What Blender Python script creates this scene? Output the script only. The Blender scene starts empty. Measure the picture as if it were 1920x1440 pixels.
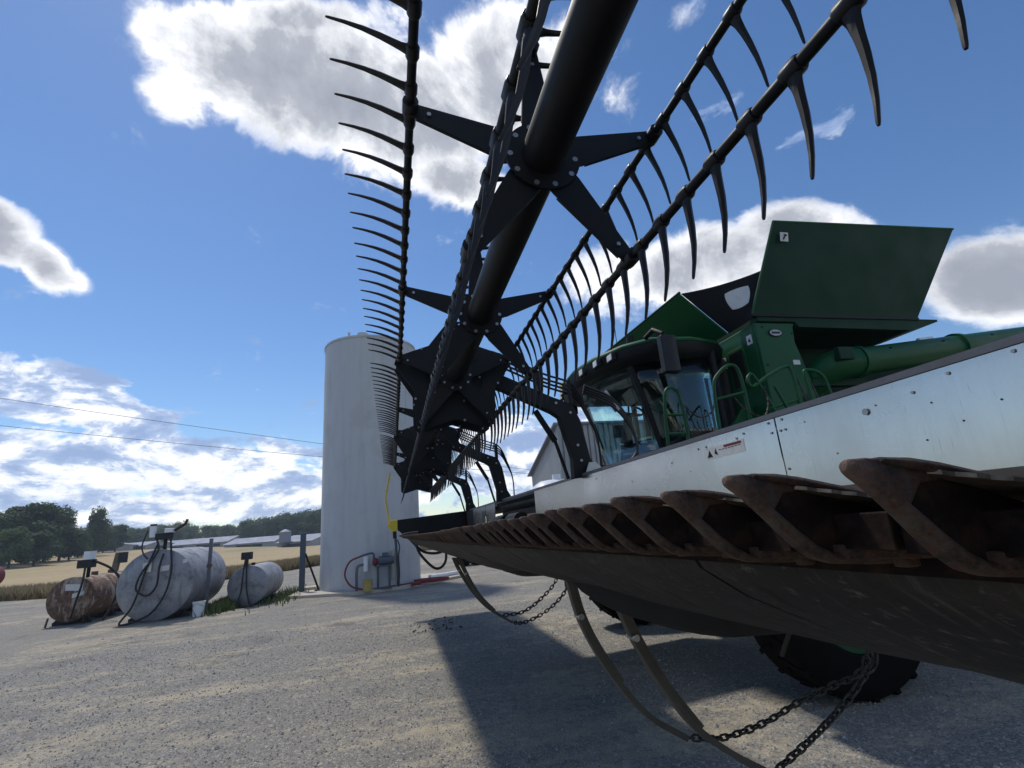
import bpy, bmesh, math, random
import numpy as np
from mathutils import Vector, Matrix, Euler
random.seed(7); rng = np.random.default_rng(7)
S = bpy.context.scene
COL = S.collection
G = -0.2                     # ground level

# ------------------------------------------------------------------ camera
cam_d = bpy.data.cameras.new('camera'); cam = bpy.data.objects.new('camera', cam_d); COL.objects.link(cam)
cam_d.sensor_width = 36; cam_d.lens = 17.625; cam_d.clip_start = 0.02; cam_d.clip_end = 4000
RC = Matrix(((-0.22255604, -0.97189008, -0.07680152), (0.27968538, 0.01181743, -0.96001898), (0.93394052, -0.23513828, 0.26919341)))
rt, dn, fw = RC[0], RC[1], RC[2]
M = Matrix(((rt[0], -dn[0], -fw[0]), (rt[1], -dn[1], -fw[1]), (rt[2], -dn[2], -fw[2]))).to_4x4()
M.translation = (0, 0, 1.65)
cam.matrix_world = M
S.camera = cam
S.render.resolution_x = 1024; S.render.resolution_y = 768

# ------------------------------------------------------------------ sun, sky, exposure
SUN = Vector((.50, .26, 1.0)).normalized()
elev = math.asin(SUN.z); az = math.atan2(SUN.x, SUN.y)
sd = bpy.data.lights.new('sun', 'SUN'); sd.energy = 2.9; sd.angle = math.radians(4.5); sd.color = (1, .94, .84)
so = bpy.data.objects.new('sun', sd); COL.objects.link(so)
so.rotation_euler = (-SUN).to_track_quat('-Z', 'Y').to_euler(); so.location = (0, 0, 30)
S.view_settings.view_transform = 'Standard'; S.view_settings.look = 'None'
S.view_settings.gamma = 1; S.view_settings.use_curve_mapping = False
S.view_settings.exposure = 0.05

W = bpy.data.worlds.new('World'); S.world = W; W.use_nodes = True
nt = W.node_tree; nt.nodes.clear()
N = lambda t: nt.nodes.new(t)
L = lambda a, b: nt.links.new(a, b)
def wm(op, a, b=None, c=None, clamp=False):
    n = N('ShaderNodeMath'); n.operation = op; n.use_clamp = clamp
    for i, v in enumerate((a, b, c)):
        if v is None: continue
        if isinstance(v, (int, float)): n.inputs[i].default_value = v
        else: L(v, n.inputs[i])
    return n.outputs[0]
def smooth(v, a, b, lo=0, hi=1):
    n = N('ShaderNodeMapRange'); n.interpolation_type = 'SMOOTHSTEP'
    L(v, n.inputs[0]); n.inputs[1].default_value = a; n.inputs[2].default_value = b
    n.inputs[3].default_value = lo; n.inputs[4].default_value = hi
    return n.outputs[0]
tc = N('ShaderNodeTexCoord'); D = tc.outputs['Generated']
def dotc(vec):
    n = N('ShaderNodeVectorMath'); n.operation = 'DOT_PRODUCT'; L(D, n.inputs[0]); n.inputs[1].default_value = vec
    return n.outputs['Value']
df = wm('MAXIMUM', dotc(tuple(fw)), .12)
U = wm('DIVIDE', dotc(tuple(rt)), df); V = wm('DIVIDE', dotc(tuple(dn)), df)   # one fixed chart of the sky dome (a compass bearing and height)
cx = N('ShaderNodeCombineXYZ'); L(U, cx.inputs[0]); L(V, cx.inputs[1]); UV = cx.outputs[0]
def noise(vec, scale, det, rough, dist=0, off=(0, 0, 0), sc=(1, 1, 1)):
    mp = N('ShaderNodeMapping'); L(vec, mp.inputs[0]); mp.inputs[1].default_value = off; mp.inputs[3].default_value = sc
    n = N('ShaderNodeTexNoise'); L(mp.outputs[0], n.inputs['Vector'])
    n.inputs['Scale'].default_value = scale; n.inputs['Detail'].default_value = det
    n.inputs['Roughness'].default_value = rough; n.inputs['Distortion'].default_value = dist
    return n.outputs[0]
def blob(x, y, rx, ry, ang=0, amp=1.0, soft=0.0):
    mp = N('ShaderNodeMapping'); mp.vector_type = 'TEXTURE'; L(UV, mp.inputs[0])
    mp.inputs[1].default_value = ((x - 960) / 940, (y - 720) / 940, 0)
    mp.inputs[2].default_value = (0, 0, math.radians(ang)); mp.inputs[3].default_value = (rx / 940, ry / 940, 1)
    l = N('ShaderNodeVectorMath'); l.operation = 'LENGTH'; L(mp.outputs[0], l.inputs[0])
    return smooth(l.outputs['Value'], soft, 1.25, amp, 0)
def usum(lst):
    v = lst[0]
    for q in lst[1:]: v = wm('MAXIMUM', v, q)
    return v
big = usum([blob(470, 110, 330, 190, 10), blob(760, 190, 330, 200, 22), blob(930, 120, 230, 240, 0, 1.0), blob(640, 130, 300, 200, 10, 1.0), blob(560, 30, 420, 90, 0, .9), blob(330, 160, 170, 130, 0, .8), blob(860, 330, 150, 90, 20, .85),
            blob(1080, 70, 170, 120, 0, .75), blob(1150, 170, 120, 110, 60, .55), blob(1290, 30, 180, 70, 0, .45), blob(-20, 420, 170, 90, 35, 1.0), blob(90, 500, 130, 60, 38, .95), blob(140, 530, 120, 55, 30, .75)])
right = usum([blob(1500, 420, 230, 75, -4, .9), blob(1300, 500, 320, 110, -20, .95), blob(1120, 520, 150, 70, -35, .7), blob(1880, 530, 220, 130, 0, 1.0), blob(1600, 470, 260, 120, 0, .9)])
low = usum([blob(60, 725, 260, 85, 14, .9), blob(230, 790, 190, 60, 5, .85), blob(120, 880, 420, 100, 3, .95), blob(430, 900, 340, 85, -2, .95), blob(700, 930, 400, 70, -4, .85), blob(280, 960, 460, 60, -4, 1.0), blob(250, 850, 330, 70, 4, .9),
            blob(960, 860, 220, 120, -5, .95), blob(1300, 800, 400, 120, 0, .8)])
elevz = N('ShaderNodeSeparateXYZ'); L(D, elevz.inputs[0]); DZ = elevz.outputs[2]
nb = noise(D, 3.1, 10, .6, .25, (3.1, 1.7, .4))
nbw = noise(D, 9.5, 9, .62, .5, (1.3, 4.7, 2.2))
nlow = noise(D, 6.5, 12, .62, .3, (.4, 9.1, 0), (1, 1, 2.3))
sunoff = tuple(SUN * .03)
nlow2 = noise(D, 6.5, 12, .62, .3, (.4 + sunoff[0] * .7, 9.1 + sunoff[1] * .7, .055), (1, 1, 2.3))
nbs = noise(D, 3.1, 10, .6, .25, (3.1 + .03, 1.7 + .02, .4 + .06))
# high clouds
dens_b = wm('ADD', wm('ADD', wm('MULTIPLY', usum([big, right]), 1.22), wm('MULTIPLY', wm('SUBTRACT', nb, .5), 1.9)), wm('ADD', wm('MULTIPLY', wm('SUBTRACT', nbw, .5), .9), -.44))
# generic clouds over the part of the dome outside this chart
outside = smooth(wm('MAXIMUM', wm('ABSOLUTE', U), wm('ABSOLUTE', V)), 1.15, 1.6)
gen = wm('MULTIPLY', wm('ADD', wm('MULTIPLY', wm('SUBTRACT', noise(D, 1.7, 11, .58, .3, (7, 2, 5)), .5), 3.2), -.05), outside)
genm = wm('ADD', gen, wm('MULTIPLY', wm('SUBTRACT', outside, 1), 3))
dens_b = wm('MAXIMUM', dens_b, genm)
dens_l = wm('ADD', wm('ADD', wm('MULTIPLY', low, 1.0), wm('MULTIPLY', wm('SUBTRACT', nlow, .5), 2.4)), wm('ADD', wm('MULTIPLY', wm('SUBTRACT', nbw, .5), .6), -.30))
a_b = smooth(dens_b, 0.0, .34); a_l = smooth(dens_l, 0.0, .22)
def crampw(v, pts):
    n = N('ShaderNodeValToRGB'); L(v, n.inputs[0]); el = n.color_ramp.elements
    el[0].position, el[0].color = pts[0][0], (*pts[0][1], 1); el[1].position, el[1].color = pts[-1][0], (*pts[-1][1], 1)
    for p, c in pts[1:-1]:
        e = el.new(p); e.color = (*c, 1)
    return n.outputs[0]
relb = wm('MULTIPLY', wm('SUBTRACT', nb, nbs), 1.6)
cb = crampw(wm('ADD', dens_b, relb, clamp=True), [(0, (.86, .90, 1.0)), (.16, (1.25, 1.25, 1.28)), (.38, (.86, .88, .93)), (.66, (.46, .49, .56)), (1, (.36, .39, .46))])
rell = wm('ADD', wm('MULTIPLY', wm('SUBTRACT', nlow2, nlow), 4.5), .5, clamp=True)
cl = crampw(rell, [(0, (.34, .46, .74)), (.36, (.50, .62, .88)), (.5, (.80, .88, 1.04)), (.68, (1.15, 1.16, 1.2)), (1, (1.3, 1.28, 1.28))])
sky = N('ShaderNodeTexSky'); sky.sky_type = 'NISHITA'; sky.sun_disc = False
sky.sun_elevation = elev; sky.sun_rotation = az; sky.air_density = 1.0; sky.dust_density = .15; sky.ozone_density = 2.5; sky.altitude = 100
hs = N('ShaderNodeHueSaturation'); hs.inputs['Saturation'].default_value = 1.18; hs.inputs['Hue'].default_value = .503; L(sky.outputs[0], hs.inputs['Color'])
bg = N('ShaderNodeBackground'); L(hs.outputs[0], bg.inputs[0]); bg.inputs[1].default_value = .122
bb = N('ShaderNodeBackground'); L(cb, bb.inputs[0]); bb.inputs[1].default_value = 1.0
bl = N('ShaderNodeBackground'); L(cl, bl.inputs[0]); bl.inputs[1].default_value = .95
m1 = N('ShaderNodeMixShader'); L(wm('MULTIPLY', a_l, .92), m1.inputs[0]); L(bg.outputs[0], m1.inputs[1]); L(bl.outputs[0], m1.inputs[2])
m2 = N('ShaderNodeMixShader'); L(a_b, m2.inputs[0]); L(m1.outputs[0], m2.inputs[1]); L(bb.outputs[0], m2.inputs[2])
out = N('ShaderNodeOutputWorld'); L(m2.outputs[0], out.inputs[0])
W.cycles.sampling_method = 'MANUAL'; W.cycles.sample_map_resolution = 512

# ------------------------------------------------------------------ materials
class Mt:
    def __init__(s, name):
        s.m = bpy.data.materials.new(name); s.m.use_nodes = True; s.t = s.m.node_tree
        s.p = s.t.nodes['Principled BSDF']; s.tc = s.t.nodes.new('ShaderNodeTexCoord')
    def n(s, t): return s.t.nodes.new(t)
    def l(s, a, b): s.t.links.new(a, b)
    def noise(s, scale, det=6, rough=.6, sc=(1, 1, 1), coord='Object', dist=0):
        mp = s.n('ShaderNodeMapping'); s.l(s.tc.outputs[coord], mp.inputs[0]); mp.inputs[3].default_value = sc
        n = s.n('ShaderNodeTexNoise'); s.l(mp.outputs[0], n.inputs['Vector']); n.inputs['Scale'].default_value = scale
        n.inputs['Detail'].default_value = det; n.inputs['Roughness'].default_value = rough; n.inputs['Distortion'].default_value = dist
        return n.outputs[0]
    def ramp(s, v, pts, const=False):
        n = s.n('ShaderNodeValToRGB'); s.l(v, n.inputs[0]); el = n.color_ramp.elements
        if const: n.color_ramp.interpolation = 'CONSTANT'
        c4 = lambda c: (*c, 1) if not isinstance(c, (int, float)) else (c, c, c, 1)
        el[0].position, el[0].color = pts[0][0], c4(pts[0][1]); el[1].position, el[1].color = pts[-1][0], c4(pts[-1][1])
        for p, c in pts[1:-1]:
            e = el.new(p); e.color = c4(c)
        return n.outputs[0]
    def mix(s, f, a, b, typ='MIX'):
        n = s.n('ShaderNodeMix'); n.data_type = 'RGBA'; n.blend_type = typ
        for i, v in ((0, f), (6, a), (7, b)):
            if isinstance(v, (int, float)): n.inputs[i].default_value = v
            elif isinstance(v, tuple): n.inputs[i].default_value = (*v, 1)
            else: s.l(v, n.inputs[i])
        return n.outputs[2]
    def math(s, op, a, b):
        n = s.n('ShaderNodeMath'); n.operation = op
        for i, v in enumerate((a, b)):
            if isinstance(v, (int, float)): n.inputs[i].default_value = v
            else: s.l(v, n.inputs[i])
        return n.outputs[0]
    def bump(s, h, dist=.01, st=.5):
        b = s.n('ShaderNodeBump'); s.l(h, b.inputs['Height']); b.inputs['Distance'].default_value = dist; b.inputs['Strength'].default_value = st
        s.l(b.outputs[0], s.p.inputs['Normal'])
    def col(s, v):
        if isinstance(v, tuple): s.p.inputs['Base Color'].default_value = (*v, 1)
        else: s.l(v, s.p.inputs['Base Color'])
    def set(s, **k):
        for a, v in k.items():
            i = s.p.inputs[a.replace('_', ' ')]
            if isinstance(v, (int, float)): i.default_value = v
            else: s.l(v, i)
        return s
def paint(name, c, rough=.4, dirt=(.16, .14, .11), amt=.35, scale=3, metal=0, coat=0, spec=.5):
    m = Mt(name)
    n = m.noise(scale, 8, .65); f = m.ramp(n, [(.45, 0.0), (.8, amt)])
    fine = m.noise(scale * 14, 4, .6)
    m.col(m.mix(f, m.mix(.25, c, m.ramp(fine, [(.3, tuple(x * .75 for x in c)), (.7, tuple(min(1, x * 1.2) for x in c))])), dirt))
    m.set(Roughness=m.ramp(n, [(.35, rough), (.8, min(1, rough + .25))]), Metallic=metal, Coat_Weight=coat)
    m.p.inputs['Specular IOR Level'].default_value = spec
    m.bump(fine, .002, .15)
    return m.m
MAT = {}
MAT['black_paint'] = paint('black_paint', (.006, .007, .009), .46, (.032, .029, .026), .35, 3.5, spec=.24)
MAT['black_plastic'] = paint('black_plastic', (.007, .0065, .009), .38, (.04, .036, .034), .3, 8, spec=.35)
MAT['rubber'] = paint('rubber', (.010, .010, .011), .75, (.06, .05, .04), .4, 6, spec=.2)
MAT['hose'] = paint('black_hose', (.010, .010, .012), .45, (.05, .05, .05), .3, 8)
MAT['bolt'] = paint('zinc_bolt', (.35, .35, .36), .35, (.1, .09, .08), .5, 20, metal=.9)
MAT['green'] = paint('green_paint', (.003, .066, .020), .36, (.012, .055, .022), .2, 1.7, coat=.0, spec=.28)
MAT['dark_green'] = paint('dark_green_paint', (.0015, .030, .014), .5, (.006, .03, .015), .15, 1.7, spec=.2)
MAT['yellow'] = paint('yellow_paint', (.65, .50, .03), .45, (.2, .17, .1), .3, 8)
MAT['grey_rail'] = paint('grey_steel_rail', (.13, .14, .17), .5, (.07, .065, .06), .5, 5, metal=.3)
MAT['wood'] = paint('weathered_wood', (.16, .13, .10), .9, (.07, .06, .05), .6, 6)
MAT['white_plastic'] = paint('white_plastic', (.72, .74, .78), .5, (.35, .33, .3), .35, 6)
MAT['yellow_plastic'] = paint('yellow_plastic', (.45, .33, .10), .5, (.2, .16, .1), .4, 8)
MAT['red_hose'] = paint('red_hose', (.20, .025, .03), .5, (.12, .07, .06), .4, 8)
MAT['red'] = paint('red_paint', (.16, .012, .02), .5, (.12, .07, .06), .3, 8)
MAT['blue_grey'] = paint('blue_grey_paint', (.06, .085, .12), .5, (.12, .11, .1), .35, 6)
MAT['concrete'] = paint('concrete', (.46, .42, .36), .92, (.24, .21, .17), .7, 2)
MAT['seat'] = paint('seat_cloth', (.03, .03, .033), .9, (.06, .06, .06), .3, 8)
MAT['liner'] = paint('cab_liner', (.10, .085, .07), .9, (.05, .045, .04), .4, 4)
MAT['shaded_iron'] = paint('dark_shaded_iron', (.010, .006, .005), .8, (.055, .030, .018), .9, 40, spec=.15)  # brown-mottled iron, shade of the gaps around the guards put into its colour
MAT['chain'] = paint('chain_steel', (.05, .045, .042), .5, (.09, .06, .04), .6, 30, metal=.6)
MAT['strap'] = paint('worn_strap', (.085, .075, .062), .8, (.04, .035, .03), .7, 8)
MAT['sticker'] = paint('sticker_white', (.62, .62, .62), .5, (.3, .28, .25), .4, 20)
MAT['ink'] = paint('sticker_black', (.010, .010, .011), .5, (.02, .02, .02), .3, 20, spec=.25)
MAT['lamp'] = paint('lamp_lens', (.75, .75, .72), .15, (.4, .4, .38), .2, 20)
MAT['tarp'] = paint('black_tarp', (.006, .007, .011), .6, (.02, .02, .026), .5, 3, spec=.2)
MAT['clear_vinyl'] = paint('milky_vinyl', (.60, .64, .70), .35, (.40, .42, .45), .6, 9)
MAT['bark'] = paint('bark', (.07, .055, .045), .95, (.03, .025, .02), .5, 2)
MAT['roof_metal'] = paint('pale_roof_metal', (.20, .23, .30), .6, (.14, .15, .17), .4, .4, metal=.2)
MAT['shed_wall'] = paint('pale_shed_wall', (.36, .37, .39), .8, (.22, .22, .22), .5, .3)
MAT['shed_dark'] = paint('dark_opening', (.03, .035, .04), .9, (.05, .05, .05), .3, .5)
MAT['white_tank_gloss'] = paint('white_enamel', (.70, .72, .76), .3, (.4, .38, .35), .3, 3)

m = Mt('brushed_aluminium')           # back sheets: pale metal, streaked, scratched
st = m.noise(1.0, 8, .65, (26, 1, 2.2)); cl_ = m.noise(1.3, 5, .6)
scr = m.noise(1.0, 3, .5, (160, 1, 9), dist=1.2)
c = m.mix(m.ramp(st, [(.45, 0.0), (.85, .22)]), (.58, .58, .58), (.40, .39, .37))
c = m.mix(m.ramp(cl_, [(.48, 0.0), (.75, .3)]), c, (.46, .42, .36))
c = m.mix(m.ramp(scr, [(.66, 0.0), (.72, .35)]), c, (.34, .30, .25))
m.col(c); m.set(Metallic=.93, Roughness=m.ramp(cl_, [(.3, .20), (.7, .32)])); m.bump(scr, .001, .2)
MAT['alu'] = m.m

m = Mt('rusty_casting')
n1 = m.noise(48, 8, .72); n2 = m.noise(260, 5, .7); n3 = m.noise(21, 6, .7)
c = m.ramp(n1, [(.36, (.008, .005, .004)), (.44, (.030, .016, .010)), (.52, (.10, .042, .020)), (.60, (.030, .017, .012)), (.72, (.19, .14, .10))])
c = m.mix(m.ramp(n3, [(.54, 0.0), (.64, .7)]), c, (.11, .092, .070))
c = m.mix(m.ramp(m.noise(30, 4, .7), [(.55, 0.0), (.64, .6)]), c, (.065, .024, .013))
sp_ = m.n('ShaderNodeSeparateXYZ'); m.l(m.tc.outputs['Object'], sp_.inputs[0])
tipf = m.ramp(m.math('ADD', m.math('MULTIPLY', m.math('ADD', sp_.outputs[1], .232), 28.0), m.math('MULTIPLY', m.math('SUBTRACT', n2, .5), .8)), [(.3, 0.0), (.9, .75)])
c = m.mix(tipf, c, (.22, .14, .105))
m.col(m.mix(.3, c, m.ramp(n2, [(.36, (.003, .003, .003)), (.66, (.05, .034, .026))]))); m.set(Roughness=.75, Metallic=.2); m.bump(n2, .003, .8)
MAT['rust'] = m.m

m = Mt('bright_blade'); n1 = m.noise(40, 6, .7)
m.col(m.ramp(n1, [(.25, (.06, .035, .025)), (.5, (.22, .18, .14)), (.7, (.5, .46, .38))])); m.set(Roughness=.4, Metallic=.7); MAT['blade'] = m.m

m = Mt('belly_plastic')
n1 = m.noise(2.2, 8, .7); n2 = m.noise(1.0, 6, .7, (70, 5, 5)); n3 = m.noise(60, 5, .7); n4 = m.noise(1.0, 4, .6, (34, 6, 6), dist=.6)
c = m.ramp(n1, [(.3, (.011, .012, .014)), (.5, (.020, .020, .020)), (.72, (.065, .054, .038))])
c = m.mix(m.ramp(n4, [(.60, 0.0), (.63, .85)]), c, (.008, .008, .008))
c = m.mix(m.ramp(n2, [(.55, 0.0), (.72, .45)]), c, (.13, .115, .09))
m.col(m.mix(m.ramp(n3, [(.58, 0.0), (.70, .5)]), c, (.17, .155, .13))); m.set(Roughness=.7); m.p.inputs['Specular IOR Level'].default_value = .2; m.bump(n3, .002, .3)
MAT['belly'] = m.m

m = Mt('white_tank_steel')
n1 = m.noise(.7, 8, .7); n2 = m.noise(1.0, 7, .7, (5, 5, .35)); n3 = m.noise(1.0, 4, .6, (.25, .25, 3))
c = m.mix(m.ramp(n2, [(.48, 0.0), (.8, .55)]), (.46, .48, .51), (.30, .30, .305))
c = m.mix(m.ramp(n1, [(.5, 0.0), (.72, .5)]), c, (.32, .31, .30))
m.col(c); m.set(Roughness=.55); m.bump(n1, .02, .1); MAT['tank_white'] = m.m

m = Mt('aged_silver_tank')
n1 = m.noise(2.2, 8, .75); n2 = m.noise(1.0, 6, .7, (3, 5, .8)); n3 = m.noise(9, 5, .7)
c = m.ramp(n1, [(.34, (.10, .105, .12)), (.45, (.24, .25, .28)), (.62, (.34, .35, .38))])
c = m.mix(m.ramp(n2, [(.55, 0.0), (.75, .8)]), c, (.13, .11, .10))
c = m.mix(m.ramp(n3, [(.62, 0.0), (.72, .5)]), c, (.08, .07, .07))
m.col(c); m.set(Roughness=.6, Metallic=.3); MAT['tank_silver'] = m.m
m = Mt('rusted_tank')
n1 = m.noise(1.0, 8, .7, (3.2, 3.6, 1.1)); n3 = m.noise(14, 5, .7)
c = m.ramp(n1, [(.38, (.42, .39, .34)), (.45, (.30, .22, .16)), (.49, (.11, .045, .028)), (.56, (.06, .03, .025)), (.61, (.16, .09, .06)), (.66, (.36, .32, .28))])
m.col(m.mix(.3, c, m.ramp(n3, [(.35, (.04, .02, .015)), (.65, (.34, .25, .18))]))); m.set(Roughness=.85); m.bump(n3, .006, .5); MAT['tank_rust'] = m.m

m = Mt('corrugated_wall'); mp = m.n('ShaderNodeTexCoord')
n1 = m.noise(.5, 6, .6)
m.col(m.ramp(n1, [(.3, (.22, .23, .245)), (.7, (.30, .31, .32))])); m.set(Roughness=.45, Metallic=.3); MAT['corrugated'] = m.m

def gravel(name, near):
    m = Mt(name)
    v = m.n('ShaderNodeTexVoronoi'); m.l(m.tc.outputs['Object'], v.inputs['Vector']); v.inputs['Scale'].default_value = 50
    v2 = m.n('ShaderNodeTexVoronoi'); m.l(m.tc.outputs['Object'], v2.inputs['Vector']); v2.inputs['Scale'].default_value = 125
    sep = m.n('ShaderNodeSeparateColor'); m.l(v.outputs['Color'], sep.inputs[0])
    sep2 = m.n('ShaderNodeSeparateColor'); m.l(v2.outputs['Color'], sep2.inputs[0])
    stone = m.ramp(sep.outputs[0], [(0, (.10, .10, .098)), (.4, (.175, .175, .172)), (.75, (.255, .252, .245)), (.93, (.36, .35, .335)), (1, (.62, .60, .57))])
    st2 = m.ramp(sep2.outputs[0], [(0, (.11, .108, .105)), (.6, (.20, .198, .193)), (1, (.38, .37, .35))])
    base = m.mix(1.0, m.mix(.5, stone, st2), (1.02, .98, .90), 'MULTIPLY')
    big = m.noise(.42, 7, .62, (1.5, .55, 1)); mid = m.noise(1.25, 8, .7, (1.6, .6, 1)); fine = m.noise(9, 7, .72); pp = m.noise(26, 5, .7)
    dust = m.math('ADD', m.math('MULTIPLY', big, .55), m.math('ADD', m.math('MULTIPLY', mid, .45), m.math('MULTIPLY', m.math('SUBTRACT', fine, .5), .35)))
    dust = m.math('ADD', dust, m.math('MULTIPLY', m.math('SUBTRACT', pp, .5), .22))
    f = m.ramp(dust, [(.512, 0.0), (.555, .5), (.60, 1.0)])
    base = m.mix(f, base, m.ramp(m.noise(5, 6, .7), [(.3, (.29, .25, .185)), (.7, (.45, .39, .29))]))
    dk = m.ramp(m.noise(.9, 7, .7), [(.28, .55), (.45, 1.0)])
    base = m.mix(1.0, base, dk, 'MULTIPLY')
    m.col(base); m.set(Roughness=.9)
    hgt = m.math('ADD', m.math('MULTIPLY', v.outputs['Distance'], -1.0), m.math('MULTIPLY', v2.outputs['Distance'], -.35))
    m.bump(hgt, .02, .65)
    return m.m
MAT['gravel'] = gravel('gravel_yard', True)
m = Mt('limestone_chip'); oi = m.n('ShaderNodeObjectInfo'); n1 = m.noise(.9, 1, .5, (31, 31, 31))
m.col(m.ramp(n1, [(.3, (.13, .135, .145)), (.5, (.22, .22, .22)), (.7, (.40, .39, .37))])); m.set(Roughness=.85); MAT['stone'] = m.m

m = Mt('ripe_field')
n1 = m.noise(.05, 8, .65); n2 = m.noise(1.3, 6, .7, (.4, 2, 1)); n3 = m.noise(.02, 4, .5, (.3, 1, 1))
c = m.ramp(n1, [(.3, (.30, .22, .11)), (.55, (.38, .29, .15)), (.7, (.33, .27, .13))])
c = m.mix(m.ramp(n3, [(.55, 0.0), (.62, .7)]), c, (.10, .16, .04))
m.col(m.mix(.3, c, m.ramp(n2, [(.3, (.15, .11, .06)), (.7, (.48, .38, .22))]))); m.set(Roughness=1); MAT['field'] = m.m

def leafy(name, a, b, cc):
    m = Mt(name); g = m.n('ShaderNodeNewGeometry'); n1 = m.noise(.25, 5, .6); oi = m.n('ShaderNodeObjectInfo')
    r = m.ramp(g.outputs['Random Per Island'], [(0, a), (.5, b), (1, cc)])
    m.col(m.mix(m.ramp(n1, [(.35, 0.0), (.65, .5)]), r, a)); m.set(Roughness=.75)
    m.p.inputs['Subsurface Weight'].default_value = 0
    tr = m.n('ShaderNodeBsdfTranslucent'); tr.inputs[0].default_value = (*cc, 1)
    ms = m.n('ShaderNodeMixShader'); ms.inputs[0].default_value = .25
    o = m.t.nodes['Material Output']; m.l(m.p.outputs[0], ms.inputs[1]); m.l(tr.outputs[0], ms.inputs[2]); m.l(ms.outputs[0], o.inputs[0])
    return m.m
MAT['leaf'] = leafy('tree_leaves', (.020, .052, .016), (.034, .080, .022), (.062, .115, .028))
MAT['leaf_light'] = leafy('lighter_leaves', (.035, .075, .022), (.060, .115, .032), (.095, .16, .045))
MAT['dry_grass'] = leafy('dry_grass', (.16, .12, .065), (.26, .20, .11), (.36, .29, .17))
MAT['weed'] = leafy('green_weeds', (.03, .06, .018), (.05, .09, .025), (.09, .12, .045))

def glass(name, tint, gl=.25, refl=1.0):
    m = Mt(name); t = m.t
    tr = m.n('ShaderNodeBsdfTransparent'); tr.inputs[0].default_value = (*tint, 1)
    gb = m.n('ShaderNodeBsdfGlossy'); gb.inputs[0].default_value = (refl, refl, refl, 1); gb.inputs[1].default_value = .02
    fr = m.n('ShaderNodeFresnel'); fr.inputs[0].default_value = 1.5
    f = m.math('MULTIPLY', fr.outputs[0], gl)
    ms = m.n('ShaderNodeMixShader'); m.l(f, ms.inputs[0]); m.l(tr.outputs[0], ms.inputs[1]); m.l(gb.outputs[0], ms.inputs[2])
    m.l(ms.outputs[0], t.nodes['Material Output'].inputs[0]); return m.m
MAT['glass'] = glass('cab_glass', (.78, .90, .92), .14)
MAT['dark_glass'] = glass('smoked_door_glass', (.50, .68, .72), 1.1)
MAT['tire'] = paint('tyre_rubber', (.005, .005, .005), .9, (.014, .012, .010), .4, 5, spec=.12)

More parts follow.
